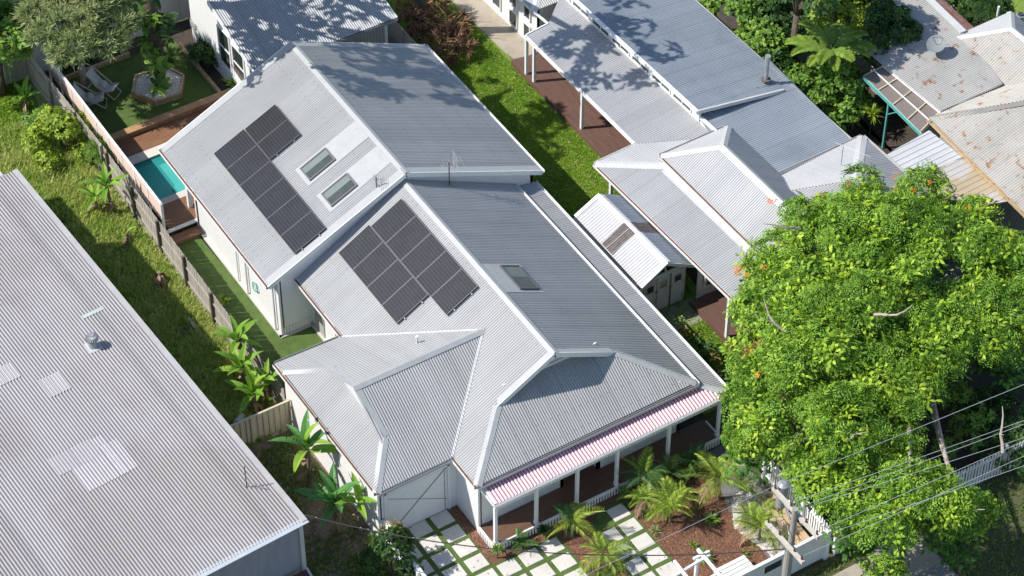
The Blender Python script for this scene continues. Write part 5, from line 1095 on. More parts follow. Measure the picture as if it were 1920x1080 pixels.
# ---- big poinciana
PT = thing('poinciana_tree', 'huge spreading bright green feathery tree with a few orange flowers, filling the right side', 'tree', (9.8, 10.8, 0))
outl = [(0.9, 10.5), (1.1, 13.3), (2.0, 15.3), (3.1, 16.5), (5.5, 17.8), (8.0, 18.2), (11.6, 16.6), (12.1, 13.9), (11.4, 12.1), (12.2, 10.4), (12.5, 8.5), (13.8, 7.8), (14.7, 8.6), (15.9, 9.4), (17.0, 8.5), (16.8, 6.5), (17.5, 4.6), (17.4, 3.2), (16.0, 3.1), (14.6, 3.3), (12.9, 3.5), (10.6, 2.9), (9.1, 3.3), (6.2, 5.1), (4.6, 7.0), (3.1, 7.8)]
cx, cy = 9.0, 11.0
def edge_r(a):
    ox, oy = math.cos(a), math.sin(a); best = 1e9
    for i in range(len(outl)):
        x0, y0 = outl[i]; x1, y1 = outl[(i+1) % len(outl)]; dx, dy = x1-x0, y1-y0; den = ox*dy-oy*dx
        if abs(den) < 1e-9: continue
        t = ((x0-cx)*dy-(y0-cy)*dx)/den; u = ((x0-cx)*oy-(y0-cy)*ox)/den
        if t > 0 and 0 <= u <= 1: best = min(best, t)
    return best
lob = []
gp = []
for gx in np.arange(0, 18.5, .92):
    for gy in np.arange(2.5, 19, .92): gp.append((gx+random.uniform(-.45, .45), gy+random.uniform(-.45, .45)))
for x, y in gp:
    if not inpoly(np.array([x]), np.array([y]), outl)[0]: continue
    de = min(np.linalg.norm(np.array((x, y))-(np.array(outl[i])+np.clip(np.dot(np.array((x, y))-outl[i], np.array(outl[(i+1) % len(outl)])-outl[i])/max(1e-9, np.sum((np.array(outl[(i+1) % len(outl)])-outl[i])**2)), 0, 1)*(np.array(outl[(i+1) % len(outl)])-outl[i]))) for i in range(len(outl)))
    if de < .6 or random.random() < .10: continue
    z = 3.5+2.3*(1-math.exp(-de/2.6))+random.uniform(-.9, .5); lob.append((x, y, z, random.uniform(.45, .95), random.uniform(.30, .5)))
# world outline was surveyed at z=4: keep edge lobes near that height
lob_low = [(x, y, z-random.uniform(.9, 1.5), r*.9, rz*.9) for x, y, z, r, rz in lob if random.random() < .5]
sel = rng.random(len(lob))
lobA = [l for i, l in enumerate(lob) if math.sin(l[0]*1.1+1)+math.cos(l[1]*1.3)+random.uniform(-1, 1) > -.35]; lobB = [l for l in lob if l not in lobA]
crown('crown', lob, 10.0, T_POI, .6, 1.0, M['poinciana'], PT, tilt=.35, lower=-.15)
crown('crown', lob, 10.0, T_FEA, .5, .85, M['poinciana_m'], PT, tilt=.3, lower=-.15)
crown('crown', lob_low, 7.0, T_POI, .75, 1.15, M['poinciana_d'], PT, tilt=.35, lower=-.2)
limbs(PT, (9.4, 11.3, 0), 2.2, [(lob[i][0], lob[i][1], lob[i][2]-.1) for i in range(0, len(lob), 9)], .34, M['palebark'], bend=.45)
for px, py, z0 in ((1500, 430, 6), (1480, 625, 5.5), (1880, 850, 4.4), (1590, 800, 5), (1640, 590, 6.5), (1760, 960, 4.2)):
    a = Vector(at(px, py, z0)); mb = MB(); p = a
    dd = Vector((random.uniform(-1, 1), random.uniform(-1, 1), .3)).normalized(); pts = [a]
    for k in range(5): dd = (dd+Vector((random.uniform(-.5, .5), random.uniform(-.5, .5), random.uniform(-.2, .3)))).normalized(); pts.append(pts[-1]+dd*.32)
    mb.tube(pts, [.06, .055, .045, .035, .025, .012], 6); mb.tube([pts[2], pts[2]+Vector((random.uniform(-.4, .4), random.uniform(-.4, .4), .3))], [.03, .01], 5); mb.build('bare_branch', M['palebark'], PT)
fv, ff = tpl_sprig(5, L_=.13, w=.11, up=.5, seed=9)
fp = []
for px, py, z_ in ((1447, 300+80, 4.5), (1385, 500, 3.9), (1378, 508, 3.9), (1395, 515, 3.9), (1360+65, 640, 4.4), (1405, 660, 4.0), (1400, 663, 4.0), (1420, 706, 4.2), (1394, 713, 4.0), (1594, 345, 5.0), (1676, 322+8, 4.8), (1740, 347, 5), (1681, 352, 5.2), (1436, 375, 4.3), (1814, 382, 4.9), (1717, 354, 5.1), (1448, 650, 4.6), (1430, 505, 4.4), (1540, 363, 5)):
    for k in range(2): fp.append(at(px+random.uniform(-7, 7), py+random.uniform(-7, 7), z_+.35))
V, F = scatter(np.array(fp), fv, ff, .35, .65, .6); npmesh('flower', V, F, M['flower'], PT, kind='stuff')
for lab, (px, py), zz_, RR, m_ in (('dark undergrowth shrub in the hollow at the right edge under the big tree', (1890, 740), 1.3, 1.3, 'deep'), ('leafy shrub in the dark hollow just above the far picket fence', (1800, 790), 1.2, 1.1, 'mid'), ('dark shrub behind the far picket fence at the right edge', (1900, 830), 1.0, .9, 'deep')):
    p = at(px, py, zz_); t = thing('shrub', lab, 'shrub', (p[0], p[1], 0), 'undergrowth beneath the big tree'); lb = []
    for k in range(14): a = random.uniform(0, 6.28); q = math.sqrt(random.random())*RR; lb.append((p[0]+q*math.cos(a), p[1]+q*math.sin(a), zz_-.3+random.uniform(-.4, .5), .45, .35))
    crown('foliage', lb, 20, T_SPR, .25, .45, M[m_], t, tilt=.5); MB().tube([(p[0], p[1], 0), (p[0], p[1], zz_)], .05, 5).build('stem', M['bark'], t)
# ---- other trees
def simple_tree(name, label, cat, base, h, lobes, dens, tpls, smin, smax, m, bark='bark', r0=.12, tilt=.4, group=None, nt=6, jit=.15):
    t = thing(name, label, cat, base, group); crown('crown', lobes, dens, tpls, smin, smax, m, t, tilt=tilt, jit=jit)
    limbs(t, base, h, [(lobes[i][0], lobes[i][1], lobes[i][2]) for i in np.linspace(0, len(lobes)-1, min(nt, len(lobes))).astype(int)], r0, M[bark], bend=.2); return t
def blob(c, R, H_, n, r, z0=None):     # lobes spread over a dome
    out = []
    for k in range(n):
        a = random.uniform(0, 6.28); q = math.sqrt(random.random()); x, y = c[0]+R*q*math.cos(a), c[1]+R*q*math.sin(a); z = c[2]+H_*(1-q*q)+random.uniform(-.15, .15)*H_
        out.append((x, y, z, r*random.uniform(.75, 1.2), r*.7*random.uniform(.75, 1.2)))
    return out
def pz(px, py, z): a = at(px, py, z); return (float(a[0]), float(a[1]), z)
# top left
p = pz(25, 90, 3.2); simple_tree('leafy_tree', 'bright green leafy tree in the top left corner', 'tree', (p[0]-1.2, p[1]-.4, 0), 2.0, blob((p[0]-1.3, p[1]-.4, 3.1), 1.7, 1.3, 26, .62), 30, T_SPR, .35, .6, M['mid'], r0=.14)
p = pz(160, 65, 4.4); simple_tree('wispy_tree', 'grey-green fine-leaved tree overhanging the white back fence and chairs', 'tree', (p[0]-1.7, p[1]+.2, 0), 2.6, blob((p[0]-1.5, p[1]+.45, 3.9), 2.2, 1.3, 38, .6), 30, T_NEE, .6, 1.0, M['grey'], bark='palebark', r0=.13, tilt=.5)
TQ = thing('tall_tree', 'tall spreading tree beyond the left fence that shades the rear yard', 'tree', (-26.5, -13, 0))
crown('crown', blob((-28.2, -12.9, 8.2), 2.5, 1.2, 40, .75), 9, T_SPR, .6, 1.0, M['deep'], TQ, tilt=.5); MB().tube([(-26.5, -13, 0), (-26.4, -12.6, 4), (-26.2, -12.2, 8.4)], [.3, .24, .1], 10).build('trunk', M['bark'], TQ)
# palm-lily clad trunk in the planter with its high crown
CT = thing('shade_tree', 'dark-trunked tree wrapped in climbing leaves rising from the hexagonal planter', 'tree', (-21.5, -3.8, 0))
MB().tube([(-21.5, -3.8, 0), (-21.45, -3.8, 2), (-21.6, -3.75, 4), (-21.7, -3.8, 7.5)], [.34, .3, .28, .2], 14).build('trunk', M['bark'], CT, smooth=True)
crown('climbing_leaves', [(-21.3, -3.95, z, .38, .4) for z in (.8, 1.7, 2.6, 3.6)], 7, T_SPR, .5, 1.0, M['mid'], CT, tilt=.6)
crown('climbing_leaves', [(-21.6, -3.5, z, .42, .4) for z in (1.2, 2.2, 3.2)], 6, T_SPR, .5, .9, M['deep'], CT, tilt=.6)
tops = []
for k in range(34): tops.append((-19.9+random.uniform(-3.0, 3.0), -3.4+random.uniform(-2.8, 3.2), 9.6+random.uniform(-.6, 1.2), random.uniform(.45, .8), random.uniform(.3, .5)))
for x, y in ((-18.1, -5.3), (-17.6, -4.9), (-17.2, -4.4), (-16.9, -5.4)): tops.append((x, y, 9.2, .28, .2))
crown('crown', tops, 4.0, T_SPR, .7, 1.2, M['deep'], CT, tilt=.5)
for k in range(0, 36, 5): q = tops[k]; MB().tube([(-21.7, -3.8, 7.3), ((q[0]-21.7)/2, (q[1]-3.8)/2, 8.7), q[:3]], [.12, .08, .03], 6).build('branch', M['bark'], CT)
# tree beyond the top edge, shading the rear roof ridge and the lawn
TT = thing('tall_tree', 'tall dark tree behind the outbuilding whose shade falls on the rear roof', 'tree', (-22.5, 2.5, 0))
tl = [( -15.2+random.uniform(-1.6, 1.6), -3.2+random.uniform(-2.0, 1.6), 11.5+random.uniform(-.4, .5), random.uniform(.4, .7), .4) for k in range(16)]
tl = [(x, y+.6+(x+15)*-.35, z, r, rz) for x, y, z, r, rz in tl]
crown('crown', tl, 5.0, T_SPR, .7, 1.2, M['deep'], TT, tilt=.5)
MB().tube([(-22.5, 2.5, 0), (-22, 1.5, 5), (-19, -.5, 9.5), (-15.5, -3, 11.3)], [.3, .25, .16, .06], 10).build('trunk', M['bark'], TT)
T2 = thing('tall_tree', 'tall tree beyond the brush pile casting dappled shade on the neighbour roof and lawn', 'tree', (-19, 7.2, 0))
t2 = [(-13.6+random.uniform(-2.4, 2.0), 5.2+random.uniform(-2.4, 1.8), 10.6+random.uniform(-.5, .6), random.uniform(.35, .7), .4) for k in range(20)]
crown('crown', t2, 4.0, T_SPR, .7, 1.2, M['deep'], T2, tilt=.5); MB().tube([(-19, 7.2, 0), (-18.5, 7, 6), (-13.5, 5.4, 10.4)], [.28, .2, .08], 10).build('trunk', M['bark'], T2)
# brush pile
BP = thing('brush_pile', 'heap of dead brown branches beside the bright lawn at the top', 'brush pile', (-18.3, 7.7, 0))
crown('dead_foliage', blob((-18.8, 7.6, .35), 1.5, .9, 16, .55)+blob((-16.9, 7.3, .3), .8, .6, 6, .45), 16, T_NEE, .5, .9, M['brush'], BP, tilt=.9)
mb = MB()
for k in range(60):
    a = Vector((-18.3+random.uniform(-1.7, 1.9), 7.6+random.uniform(-.8, .8), random.uniform(.3, 1.3))); d = Vector((random.uniform(-1, 1), random.uniform(-1, 1), random.uniform(-.2, .5))).normalized(); mb.tube([a, a+d*.5, a+d*.9+Vector((0, 0, .1))], [.025, .018, .008], 4)
mb.build('dead_branch', M['brush'], BP, kind='stuff')
def bush(label, px, py, z, R, H_, n, r, dens, tp, s0, s1, m, name='shrub', cat='shrub', group=None, tilt=.45, zb=0):
    p = pz(px, py, z); t = thing(name, label, cat, (p[0], p[1], zb), group); lb = blob((p[0], p[1], max(.1, z-H_*.5)), R, H_, n, r)
    crown('foliage', lb, dens, tp, s0, s1, M[m], t, tilt=tilt, jit=.18)
    mb = MB()
    for k in range(4): q = lb[k % len(lb)]; mb.tube([(p[0]+random.uniform(-.1, .1), p[1]+random.uniform(-.1, .1), 0), q[:3]], [.04, .015], 5)
    mb.build('stem', M['bark'], t); return t
bush('yellow-green bushy shrub against the outside of the pink screen fence', 115, 245, 1.2, 1.15, 1.1, 16, .48, 40, T_SPR, .22, .4, 'bright')
bush('darker shrub below the yellow-green bush at the left fence', 70, 225, .7, .7, .6, 8, .4, 36, T_SPR, .22, .38, 'mid')
bush('small feathery shrub by the dead screen post at the left', 185, 290, .9, .5, .6, 6, .35, 36, T_FEA, .35, .5, 'mid')
# hedge row at upper right, each shrub its own thing
for lab, px, py, z, R, H_, n, r, mm, tp in (
    ('pale green broad-leaved shrub beside the long pale roof, uppermost', 1375, 20, 2.2, 1.5, 1.2, 22, .5, 'mid', T_ROUND), ('glossy green shrub beside the long pale roof, second from the top', 1425, 85, 2.0, 1.3, 1.2, 20, .5, 'mid', T_ROUND),
    ('dark leafy shrub behind the tree fern', 1475, 30, 2.2, 1.6, 1.3, 24, .55, 'deep', T_SPR), ('light olive tree at the top edge beside the blue shaded roof', 1600, 15, 3.0, 1.5, 1.5, 20, .6, 'bright', T_SPR),
    ('dark tree crown touching the shaded blue roof', 1660, 45, 3.2, 1.1, 1.2, 14, .55, 'deep', T_SPR), ('bright rounded shrub in front of the tree fern', 1560, 150, 2.0, 1.2, 1.3, 18, .5, 'mid', T_ROUND),
    ('green shrub against the roof corner, below the flue pipe', 1510, 170, 1.9, 1.1, 1.0, 15, .45, 'mid', T_ROUND), ('lower green shrub beside the pergola post', 1575, 215, 1.2, .8, .9, 10, .42, 'mid', T_ROUND), ('dark low shrub in the gap by the long pale roof', 1455, 130, 1.6, 1.1, 1.0, 15, .45, 'deep', T_ROUND),
    ('dark ferny shrub beyond the rusty roof ridge', 1850, 25, 1.6, 1.2, 1.0, 14, .5, 'deep', T_FEA), ('dark shrub at the top edge behind the shaded blue roof', 1790, 5, 1.6, 1.1, 1.0, 12, .5, 'deep', T_SPR)):
    bush(lab, px, py, z, R, H_, n, r, 34, tp, .28, .5, mm, group='shrubs between the right-hand houses')
simple_tree('shade_tree', 'tall olive tree at the top edge that shades the upper rusty roof', 'tree', (-8.2, 18.6, 0), 3.5, blob((-7.3, 18.7, 5.9), 2.0, .9, 30, .6), 26, T_SPR, .35, .6, M['deep'], r0=.16)
# fronds: templates as meshes shared between copies
def frond_mesh(name, m, L_=1.6, n=22, ll=.42, lw=.03, arch=.55, droop=.45, seed=0, vee=.3, dr=1.7):
    r = np.random.default_rng(seed); mb = MB(); pts = []
    for i in range(13): t = i/12; pts.append(Vector((L_*t*(1-.12*t), 0, arch*L_*(t-dr*t*t))))
    mb.tube(pts[::2], [.016, .014, .011, .009, .006, .004, .002][:len(pts[::2])], 4)
    for k in range(n):
        t = .14+.86*(k+.5)/n; i = min(int(t*12), 11); p = pts[i].lerp(pts[i+1], t*12-i); l = ll*math.sin(math.pi*(.18+.76*t))**.7*r.uniform(.85, 1.1); fw = .35+.75*t
        for s in (-1, 1):
            d = Vector((fw, s*1.0, vee)).normalized(); w = Vector((-s*d.y, s*d.x, 0)).normalized()*lw; q = p+d*l*.5; e = p+d*l-Vector((0, 0, droop*l))
            b = len(mb.v); mb.add([p-w*.4, p+w*.4, q+w, q-w, e], [(0, 1, 2, 3), (3, 2, 4)])
    me = bpy.data.meshes.new(name); me.from_pydata(mb.v, [], mb.f); me.materials.append(M[m]); return me
FRN = [frond_mesh('frond', 'palm', seed=s, L_=(1.25, 1.05, 1.35)[s], ll=(.42, .36, .46)[s], lw=.017, dr=(1.5, 1.9, 2.1)[s], n=26) for s in range(3)]; FRD = [frond_mesh('frond', 'palm_d', seed=s+5, L_=1.15, ll=.40, lw=.017, n=26) for s in range(2)]
FRB = [frond_mesh('dead_frond', 'deadleaf', seed=31, L_=1.1, ll=.3, lw=.018, droop=.6)]
FRT = [frond_mesh('frond', 'fern', seed=s+9, L_=1.7, n=26, ll=.40, lw=.05, arch=.5, vee=.05, droop=.15, dr=1.15) for s in range(2)]
def palm(label, x, y, h, n, sc, meshes, group='garden palms in the mulch', name='palm_plant', cat='palm', trunk=True, el=(.0, 1.15), stems=1, tm='palmtrunk'):
    t = thing(name, label, cat, (x, y, 0), group)
    for s_ in range(stems):
        ox, oy = (0, 0) if stems == 1 else (random.uniform(-.18, .18), random.uniform(-.18, .18))
        MB().tube([(x+ox*.4, y+oy*.4, 0), (x+ox, y+oy, h)], [.06*sc+.01, .04*sc], 7).build('trunk' if trunk else 'stem', M[tm], t)
        for k in range(n):
            a = 2*math.pi*(k+random.uniform(-.25, .25))/n+s_; e = random.uniform(*el)
            if group and k in (2, 6) and random.random() < .6: child_mesh('dead_frond', FRB[0], t, (x+ox, y+oy, h*.9), (.2, .25, a+.3), (sc,)*3)
            child_mesh('frond', random.choice(meshes), t, (x+ox, y+oy, h), (random.uniform(-.25, .25), -e, a), (sc*1.1*random.uniform(.8, 1.1),)*3)
    return t
palm('clumping palm in front of the second verandah post from the left', 7.75, -2.35, .75, 10, .8, FRN+FRD)
palm('yellow-green palm standing between the two groups of pavers near the bottom', 9.35, -2.1, .65, 9, .85, FRN)
palm('tall palm leaning on the verandah edge, at the head of the paver walk', 7.35, .85, 1.0, 9, .75, FRN+FRD)
palm('full bright palm at the centre of the mulch bed', 8.9, 1.0, .9, 10, .72, FRN, stems=2)
palm('bright palm with a long hanging frond beside the white pebbles', 9.0, 3.0, 1.05, 9, 1.0, FRN)
palm('low dark-leaved clump near the deck corner', 7.45, 2.95, .35, 12, .7, FRD)
palm('yellowing palm beside the power pole', 11.3, 3.1, .6, 9, .85, FRN)
palm('small green palm behind the yellowing palm', 10.5, 3.2, .4, 8, .6, FRN+FRD)
palm('low palm-like plant at the corner of the verandah step', 7.25, -4.1, .2, 9, .5, FRD)
palm('small fern clump at the foot of the deck beside the shaded pavers', 7.25, -.95+1.1, .15, 8, .35, FRD)
palm('small palm close to the deck, between the tall palm and the dark clump', 7.3, 2.0, .35, 9, .6, FRN+FRD)
palm('short spreading palm in the mulch left of the hanging-frond palm', 8.3, 1.9, .25, 8, .5, FRN)
palm('small bright palm at the back of the full palm', 8.0, .55, .6, 8, .7, FRN)
palm('tree fern with broad arching fronds above the shrubs', float(at(1560, 90, 3.4)[0]), float(at(1560, 90, 3.4)[1]), 3.3, 14, 1.0, FRT, group='', name='tree_fern', cat='tree fern', el=(.0, .55), tm='bark')
palm('dark palm in the shadowed corner behind the hexagonal planter', -23.2, -2.6, 1.2, 9, .8, FRD, group='', el=(.2, 1.1))
palm('small ferny plant against the side wall by the neighbour lawn', -5.2, 5.25, .3, 9, .55, FRD, group='')
# rosette plants
def rosette(label, x, y, z, n, L_, w, m, name='strap_leaf_plant', cat='plant', group=None, e0=.3, e1=1.3, stem=0):
    t = thing(name, label, cat, (x, y, z), group); mb = MB()
    if stem: MB().tube([(x, y, 0), (x, y, z)], .03, 5).build('stem', M['bark'], t)
    for k in range(n):
        a = random.uniform(0, 6.28); e = random.uniform(e0, e1); l = L_*random.uniform(.7, 1.1); d = Vector((math.cos(a), math.sin(a), 0)); s = Vector((-d.y, d.x, 0))*w/2; p = Vector((x, y, z))
        q = p+d*l*.5*math.cos(e)+Vector((0, 0, l*.5*math.sin(e)+.04)); r = p+d*l*math.cos(e)*1.0+Vector((0, 0, l*math.sin(e)*.75))
        mb.add([p-s*.5, p+s*.5, q+s, q-s, r], [(0, 1, 2, 3), (3, 2, 4)])
    mb.build('foliage', M[m], t, kind='stuff'); return t
rosette('dark green strap-leaved plant in the middle of the mulch bed', 9.75, 2.15, .1, 60, .45, .05, 'mid', e0=.1)
rosette('bright strap-leaved plant just behind the arbour', 11.0, .95, .1, 50, .5, .05, 'mid', e0=.2)
rosette('grassy tuft beside the front corner of the shaded pavers', 8.2, .35, .03, 60, .35, .02, 'grey')
rosette('grey tuft at the edge of the pavers by the palm', 9.1, .25, .03, 60, .38, .02, 'grey')
rosette('small sprouting plant in the open mulch, lower one', 10.3, 1.0, .03, 30, .3, .03, 'mid')
rosette('small sprouting plant near the log edging', 11.6, 2.3, .03, 24, .3, .03, 'mid')
rosette('small dark shrub by the deck battens', 7.15, -3.15, .25, 70, .35, .06, 'deep', stem=1)
rosette('light green upright shrub against the verandah corner post', 7.15, -5.05, .35, 110, .4, .05, 'mid', e0=.6, stem=1)
for k, (x, y, lab) in enumerate(((-8.9, -8.0+.6, 'leafy weed tuft growing over the timber fence onto the turf'),)): rosette(lab, x, y, .15, 20, .45, .12, 'bright')
cp = at(1595, 185, 1.6); rosette('spiky light green cordyline in front of the round shrub', cp[0], cp[1], 1.5, 60, .6, .05, 'bright', stem=1, e0=-.2)
cp = at(1635, 215, 1.2); rosette('spiky cordyline beside the pergola frame', cp[0], cp[1], 1.2, 60, .6, .05, 'bright', stem=1, e0=-.2)
cp = at(1600, 225, 1.1); rosette('lower spiky cordyline below the other two', cp[0], cp[1], 1.0, 50, .55, .05, 'mid', stem=1, e0=-.2)
rosette('glossy broad-leaved plant beside the low white wall', -19.6, -1.35, .35, 22, .7, .16, 'mid', e0=.2)
for k, (px, py, lab) in enumerate(((1215, 545, 'pale vine straggling beside the garage doors'), (1275, 602, 'curled pale vine over the concrete apron'), (1283, 625, 'small vine sprig below the apron'), (1340, 672, 'pale vine sprig near the lawn edge'), (1355, 700, 'pale leafy vine by the side roof corner'))):
    z = .8; p = at(px, py, z); t = thing('vine', lab, 'vine', p, 'straggling vines beside the side roof'); P_ = np.array([(p[0]+random.gauss(0, .16), p[1]+random.gauss(0, .14), z+random.gauss(0, .08)) for _ in range(26)]); tv, tf = tpl_leaf(.12, .07, .02, .03); V, F = scatter(P_, tv, tri(tf), .8, 1.4, .7); npmesh('foliage', V, F, M['purple'] if k != 1 else M['grass_y'], t, kind='stuff'); MB().tube([(p[0], p[1], 0), (p[0]+.05, p[1], z)], .015, 4).build('stem', M['bark'], t)
rosette('dark strap-leaved plant in the bed under the white back fence', -24.5, -5.6, .1, 60, .5, .06, 'deep', e0=.2)
rosette('leafy dark plant in the bed at the left end of the white back fence', -24.5, -6.7, .1, 60, .5, .08, 'deep', e0=.2)
rosette('broad dark plant in the bed between the lawn edging and the outbuilding', -22.0, -1.2, .1, 50, .6, .10, 'deep', e0=.2)
bush('low dark foliage in the corner by the coiled hose', 385, 105, .6, .7, .6, 8, .4, 30, T_SPR, .25, .45, 'deep')
bush('dense dark hedge plant in the shade of the side roof', 1320, 655, .6, .5, .5, 6, .35, 40, T_ROUND, .2, .35, 'deep')
# lilly-pilly style shrub with bronze tips by the driveway
LP = bush('dark glossy shrub with bronze-yellow tips beside the driveway picket fence', 730, 1035, 1.2, .75, 1.2, 14, .42, 60, T_ROUND, .18, .3, 'deep')
p = pz(735, 985, 1.9); V_, N__ = lobes_points([(p[0], p[1], 1.6, .4, .3), (p[0]+.35, p[1]+.1, 1.5, .3, .25)], 60, -.1); V, F = merge([scatter(V_, *T_ROUND[0], .18, .3, .4, N__)]); npmesh('new_growth', V, F, M['purple'], LP, kind='stuff')
# bananas
def banana_leaf(seed, L_=1.5, w=.36, m='banana', arch=.7):
    r = np.random.default_rng(seed); mb = MB(); n = 12; V = []; F = []
    for i in range(n+1):
        t = i/n; x = L_*t; z = arch*L_*(.55*t-.75*t*t); ww = w/2*(math.sin(math.pi*min(1, .12+.92*t))**.6)*(1 if i < n else .05)
        if t < .12: ww = .02
        V += [(x, -ww, z+ww*.35), (x, 0, z), (x, ww, z+ww*.35)]
    for i in range(n):
        tear = r.random() < .4 and i > 2
        if tear:
            b = len(V); k = 3*i; V += [tuple(np.array(V[k+3])*.65+np.array(V[k])*.35)]
            F += [(k, k+1, k+4, b), (k+1, k+2, k+5, k+4)]
        else: F += [(3*i, 3*i+1, 3*i+4, 3*i+3), (3*i+1, 3*i+2, 3*i+5, 3*i+4)]
    mb.add(V, F); mb.tube([(L_*t, 0, arch*L_*(.55*t-.75*t*t)+.008) for t in (0, .25, .5, .75, 1)], [.022, .018, .014, .009, .004], 4)
    me = bpy.data.meshes.new('leaf'); me.from_pydata(mb.v, [], mb.f); me.materials.append(M[m]); return me
BL = [banana_leaf(s) for s in range(4)]; BLD = [banana_leaf(s+7, m='banana_d') for s in range(3)]; BDD = [banana_leaf(s+20, L_=.8, w=.16, m='deadleaf', arch=1.6) for s in range(2)]
def banana(label, x, y, h, n, sc, dead=4, meshes=BL, group='banana plants along the left side', r=.09):
    t = thing('banana_plant', label, 'banana plant', (x, y, 0), group); MB().tube([(x, y, 0), (x+.03, y, h*.6), (x, y+.02, h)], [r*1.2, r, r*.6], 9).build('pseudostem', M['palmtrunk'], t)
    for k in range(n):
        a = 2*math.pi*k*.382+random.uniform(-.3, .3)+x; e = .15+1.15*(k/n)+random.uniform(-.1, .15); child_mesh('leaf', random.choice(meshes), t, (x, y, h-.05+.02*k), (random.uniform(-.3, .3), -e, a), (sc*random.uniform(.85, 1.1),)*3)
    for k in range(dead): child_mesh('dead_leaf', random.choice(BDD), t, (x, y, h*random.uniform(.4, .95)), (random.uniform(-.5, .5), .9, random.uniform(0, 6.28)), (random.uniform(.6, 1),)*3)
    return t
banana('young banana plant at the far left beside the old brown fence', -22.6, -9.3, 1.1, 7, .65, 2)
banana('banana plant with an arching leaf reaching over the timber fence post', -15.6, -8.9, 1.5, 8, .75, 4); banana('smaller banana sucker left of the arching banana plant', -16.0, -9.35, .8, 7, .6, 4)
banana('withered banana plant in the weeds with drooping brown leaves', -13.9, -9.0, .5, 2, .35, 8)
banana('dead brown banana stump standing upright in the weeds', -11.0, -9.0, .75, 0, .4, 12)
banana('tall banana plant leaning on the end of the grey fence', -5.4, -8.5, 1.6, 9, .8, 4); banana('broad banana plant in the middle of the clump by the cream fence', -4.3, -8.9, 1.3, 10, .8, 4); banana('low banana plant nearest the cream fence', -3.3, -9.0, .95, 9, .8, 4); banana('banana sucker between the fence end and the garage roof corner', -3.4, -8.45, 1.2, 7, .7, 3)
banana('large dark banana plant with split leaves beside the white garage wall', .9, -9.0, 2.0, 9, .95, 8, BL+BLD, r=.13); banana('deep green banana plant nearest the warehouse corner', 3.0, -9.1, 1.2, 10, 1.0, 4, BLD); banana('bright upright banana leaves at the corner of the garage', 3.6, -8.5, 1.5, 7, .75, 1, BL)
# ---------------------------------------------------------------- grass and litter
TB_ = [tpl_blades(6, .2, .014, s, .7) for s in range(4)]
def tuft(name, poly, n, tpls, s0, s1, m, z=0.0, keep=None):
    p = rand_in(poly, n)
    if keep is not None: p = p[keep(p)]
    P_ = np.c_[p, np.full(len(p), z)]; idx = rng.integers(0, len(tpls), len(P_)); parts = [scatter(P_[idx == i], *tpls[i], s0, s1, .18) for i in range(len(tpls)) if (idx == i).sum()]
    V, F = merge(parts); o = npmesh(name, V, F, m); o['kind'] = 'stuff'; return o
def clumpy(sc, thr, seed=0):
    def f(p):
        v = np.sin(p[:, 0]*sc+seed)*np.cos(p[:, 1]*sc*1.3+seed*2)+.5*np.sin(p[:, 0]*sc*2.7+p[:, 1]*sc*1.9+seed)+rng.normal(0, .35, len(p)); return v > thr
    return f
strip = [(-22.5, -12.2), (-1.8, -11.2), (-2.1, -8.3), (-22.5, -8.35)]
g1 = tuft('weed_grass', strip, 36000, TB_, .6, 1.7, M['grass_y'], keep=clumpy(1.3, -.8)); tag(g1, 'long yellow-green weeds over the sunny part of the strip by the timber fence', 'weeds')
g2 = tuft('rank_grass', strip, 15000, [tpl_sprig(6, L_=.5, w=.22, up=.7, seed=s) for s in (3, 4)], .15, .38, M['grass_d'], z=.03, keep=clumpy(.9, -.1, 2)); tag(g2, 'broad-leaved ground weeds in the strip between warehouse and fence', 'weeds')
g3 = tuft('lawn_grass', [(-24, 5.8), (-6.0, 5.1), (5.2, 5.2), (5.2, 7.4), (-8.6, 9.3), (-15.9, 9.4), (-24, 9.3)], 42000, [tpl_blades(6, .065, .011, s, 1.1) for s in range(3)], .6, 1.3, M['grass'], z=.0); tag(g3, 'bright mown grass of the lawn between the two houses', 'grass')
g4 = tuft('lawn_grass', [(-30, -13.5), (-20.6, -13), (-20.6, -9.4), (-24.9, -8.4), (-30, -8.4)], 9000, [tpl_blades(6, .12, .014, s, .9) for s in range(3)], .6, 1.3, M['grass'], z=.0); tag(g4, 'sunny grass at the far left edge', 'grass')
g5 = tuft('weed_grass', [(-1.7, -11.4), (8.2, -11.0), (8.2, -8.3), (-1.7, -8.3)], 7000, TB_, .4, 1.0, M['grass_d'], keep=clumpy(1.1, .0, 5)); tag(g5, 'thin weeds on the bare soil beside the garage', 'weeds')
g6 = tuft('verge_grass', [(13.3, -8), (24, -8), (24, 22), (13.3, 22)], 26000, TB_, .4, .8, M['grass_d'], z=-.02, keep=lambda p: ~((p[:, 0] > 13.8) & (p[:, 0] < 15.7) & (p[:, 1] > 4.0) & (p[:, 1] < 8.0)) & ~((p[:, 1] > 6.1) & (p[:, 1] < 8.1) & (p[:, 0] < 20))); tag(g6, 'shaded grass on the street verge under the big tree', 'grass')
def chips(name, poly, n, m, s, label, cat, z=.03, flat=.35):
    p = rand_in(poly, n); P_ = np.c_[p, np.full(n, z)]; tv = np.array([(-.5, -.18, 0), (.5, -.15, .05), (.45, .2, .1), (-.45, .16, .04), (0, 0, .22)]); tf = np.array([(0, 1, 4), (1, 2, 4), (2, 3, 4), (3, 0, 4)])
    V, F = scatter(P_, tv, tf, s*.5, s*1.3, flat); o = npmesh(name, V, F, m); o['kind'] = 'stuff'; tag(o, label, cat); return o
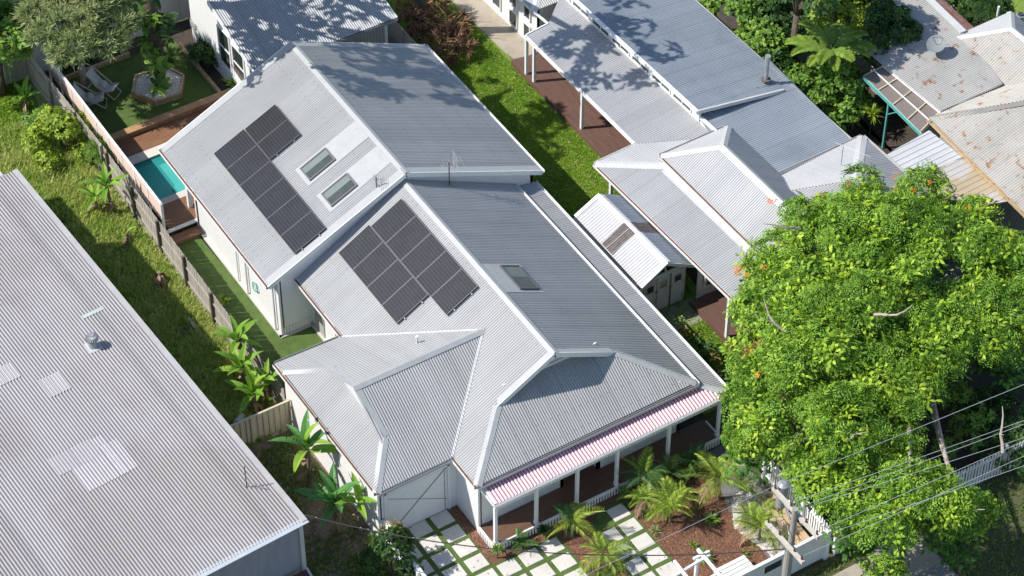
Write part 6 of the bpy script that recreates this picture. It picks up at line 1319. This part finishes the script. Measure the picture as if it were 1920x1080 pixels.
chips('mulch', [(6.95, .08), (12.9, .08), (12.9, 2.8), (9.6, 3.0), (7.0, 3.9)], 11000, M['chip'], .06, 'red-brown bark mulch around the palms', 'mulch')
chips('mulch', [(6.96, -5.0), (7.3, -5.0), (7.4, -2.7), (9.45, -2.7), (9.45, -1.66), (7.9, -1.66), (7.2, -1.0), (6.96, -1.0)], 3500, M['chip'], .06, 'bark mulch under the two palms between the paver groups', 'mulch')
chips('mulch', [(4.4, -5.35), (7.0, -5.35), (7.0, -5.02), (4.4, -5.02)], 1200, M['chip'], .05, 'narrow strip of mulch along the porch side wall', 'mulch')
chips('pebbles', [(9.4, 3.3), (10.4, 2.7), (12.8, 3.2), (12.8, 4.05), (9.6, 4.5), (8.9, 4.5)], 5000, M['pebble'], .10, 'white pebbles and crushed stone beside the sleepers', 'pebbles', z=.04)
tv = [(-21.5+(x+21.5)*.93, -3.9+(y+3.9)*.93) for x, y in hx]; chips('pebbles', tv, 2200, M['pebble'], .09, 'white pebbles inside the hexagonal planter', 'pebbles', z=.22)
chips('leaf_litter', [(-1.8, -11.3), (8.0, -11.0), (8.0, -8.3), (-1.8, -8.3)], 1500, M['deadleaf'], .10, 'dry leaf litter on the soil beside the garage', 'leaf litter', z=.02)
chips('leaf_litter', [(4.4, -7.9), (13.0, -7.9), (13.0, .0), (7.4, .0), (7.4, -5.0), (4.4, -5.3)], 260, M['deadleaf'], .07, 'scattered dry leaves on the front pavers', 'leaf litter', z=.062)
chips('leaf_litter', [(-23, 5.8), (5.0, 5.2), (5.0, 7.4), (-8.6, 9.2), (-23, 9.2)], 500, M['deadleaf'], .10, 'scattered dry leaves on the lawn between the houses', 'leaf litter', z=.06)
chips('leaf_litter', [(-22, -12.0), (-2.2, -11.2), (-2.2, -8.4), (-22, -8.5)], 900, M['deadleaf'], .13, 'dry brown leaves among the weeds by the timber fence', 'leaf litter', z=.10)
stp = thing('stepping_stone', 'pale square stepping stone set in the white pebbles', 'stepping stone', (9.5, 3.7, .05)); MB().box(9.2, 9.75, 3.45, 3.95, .03, .09).build('stone', M['paver'], stp)
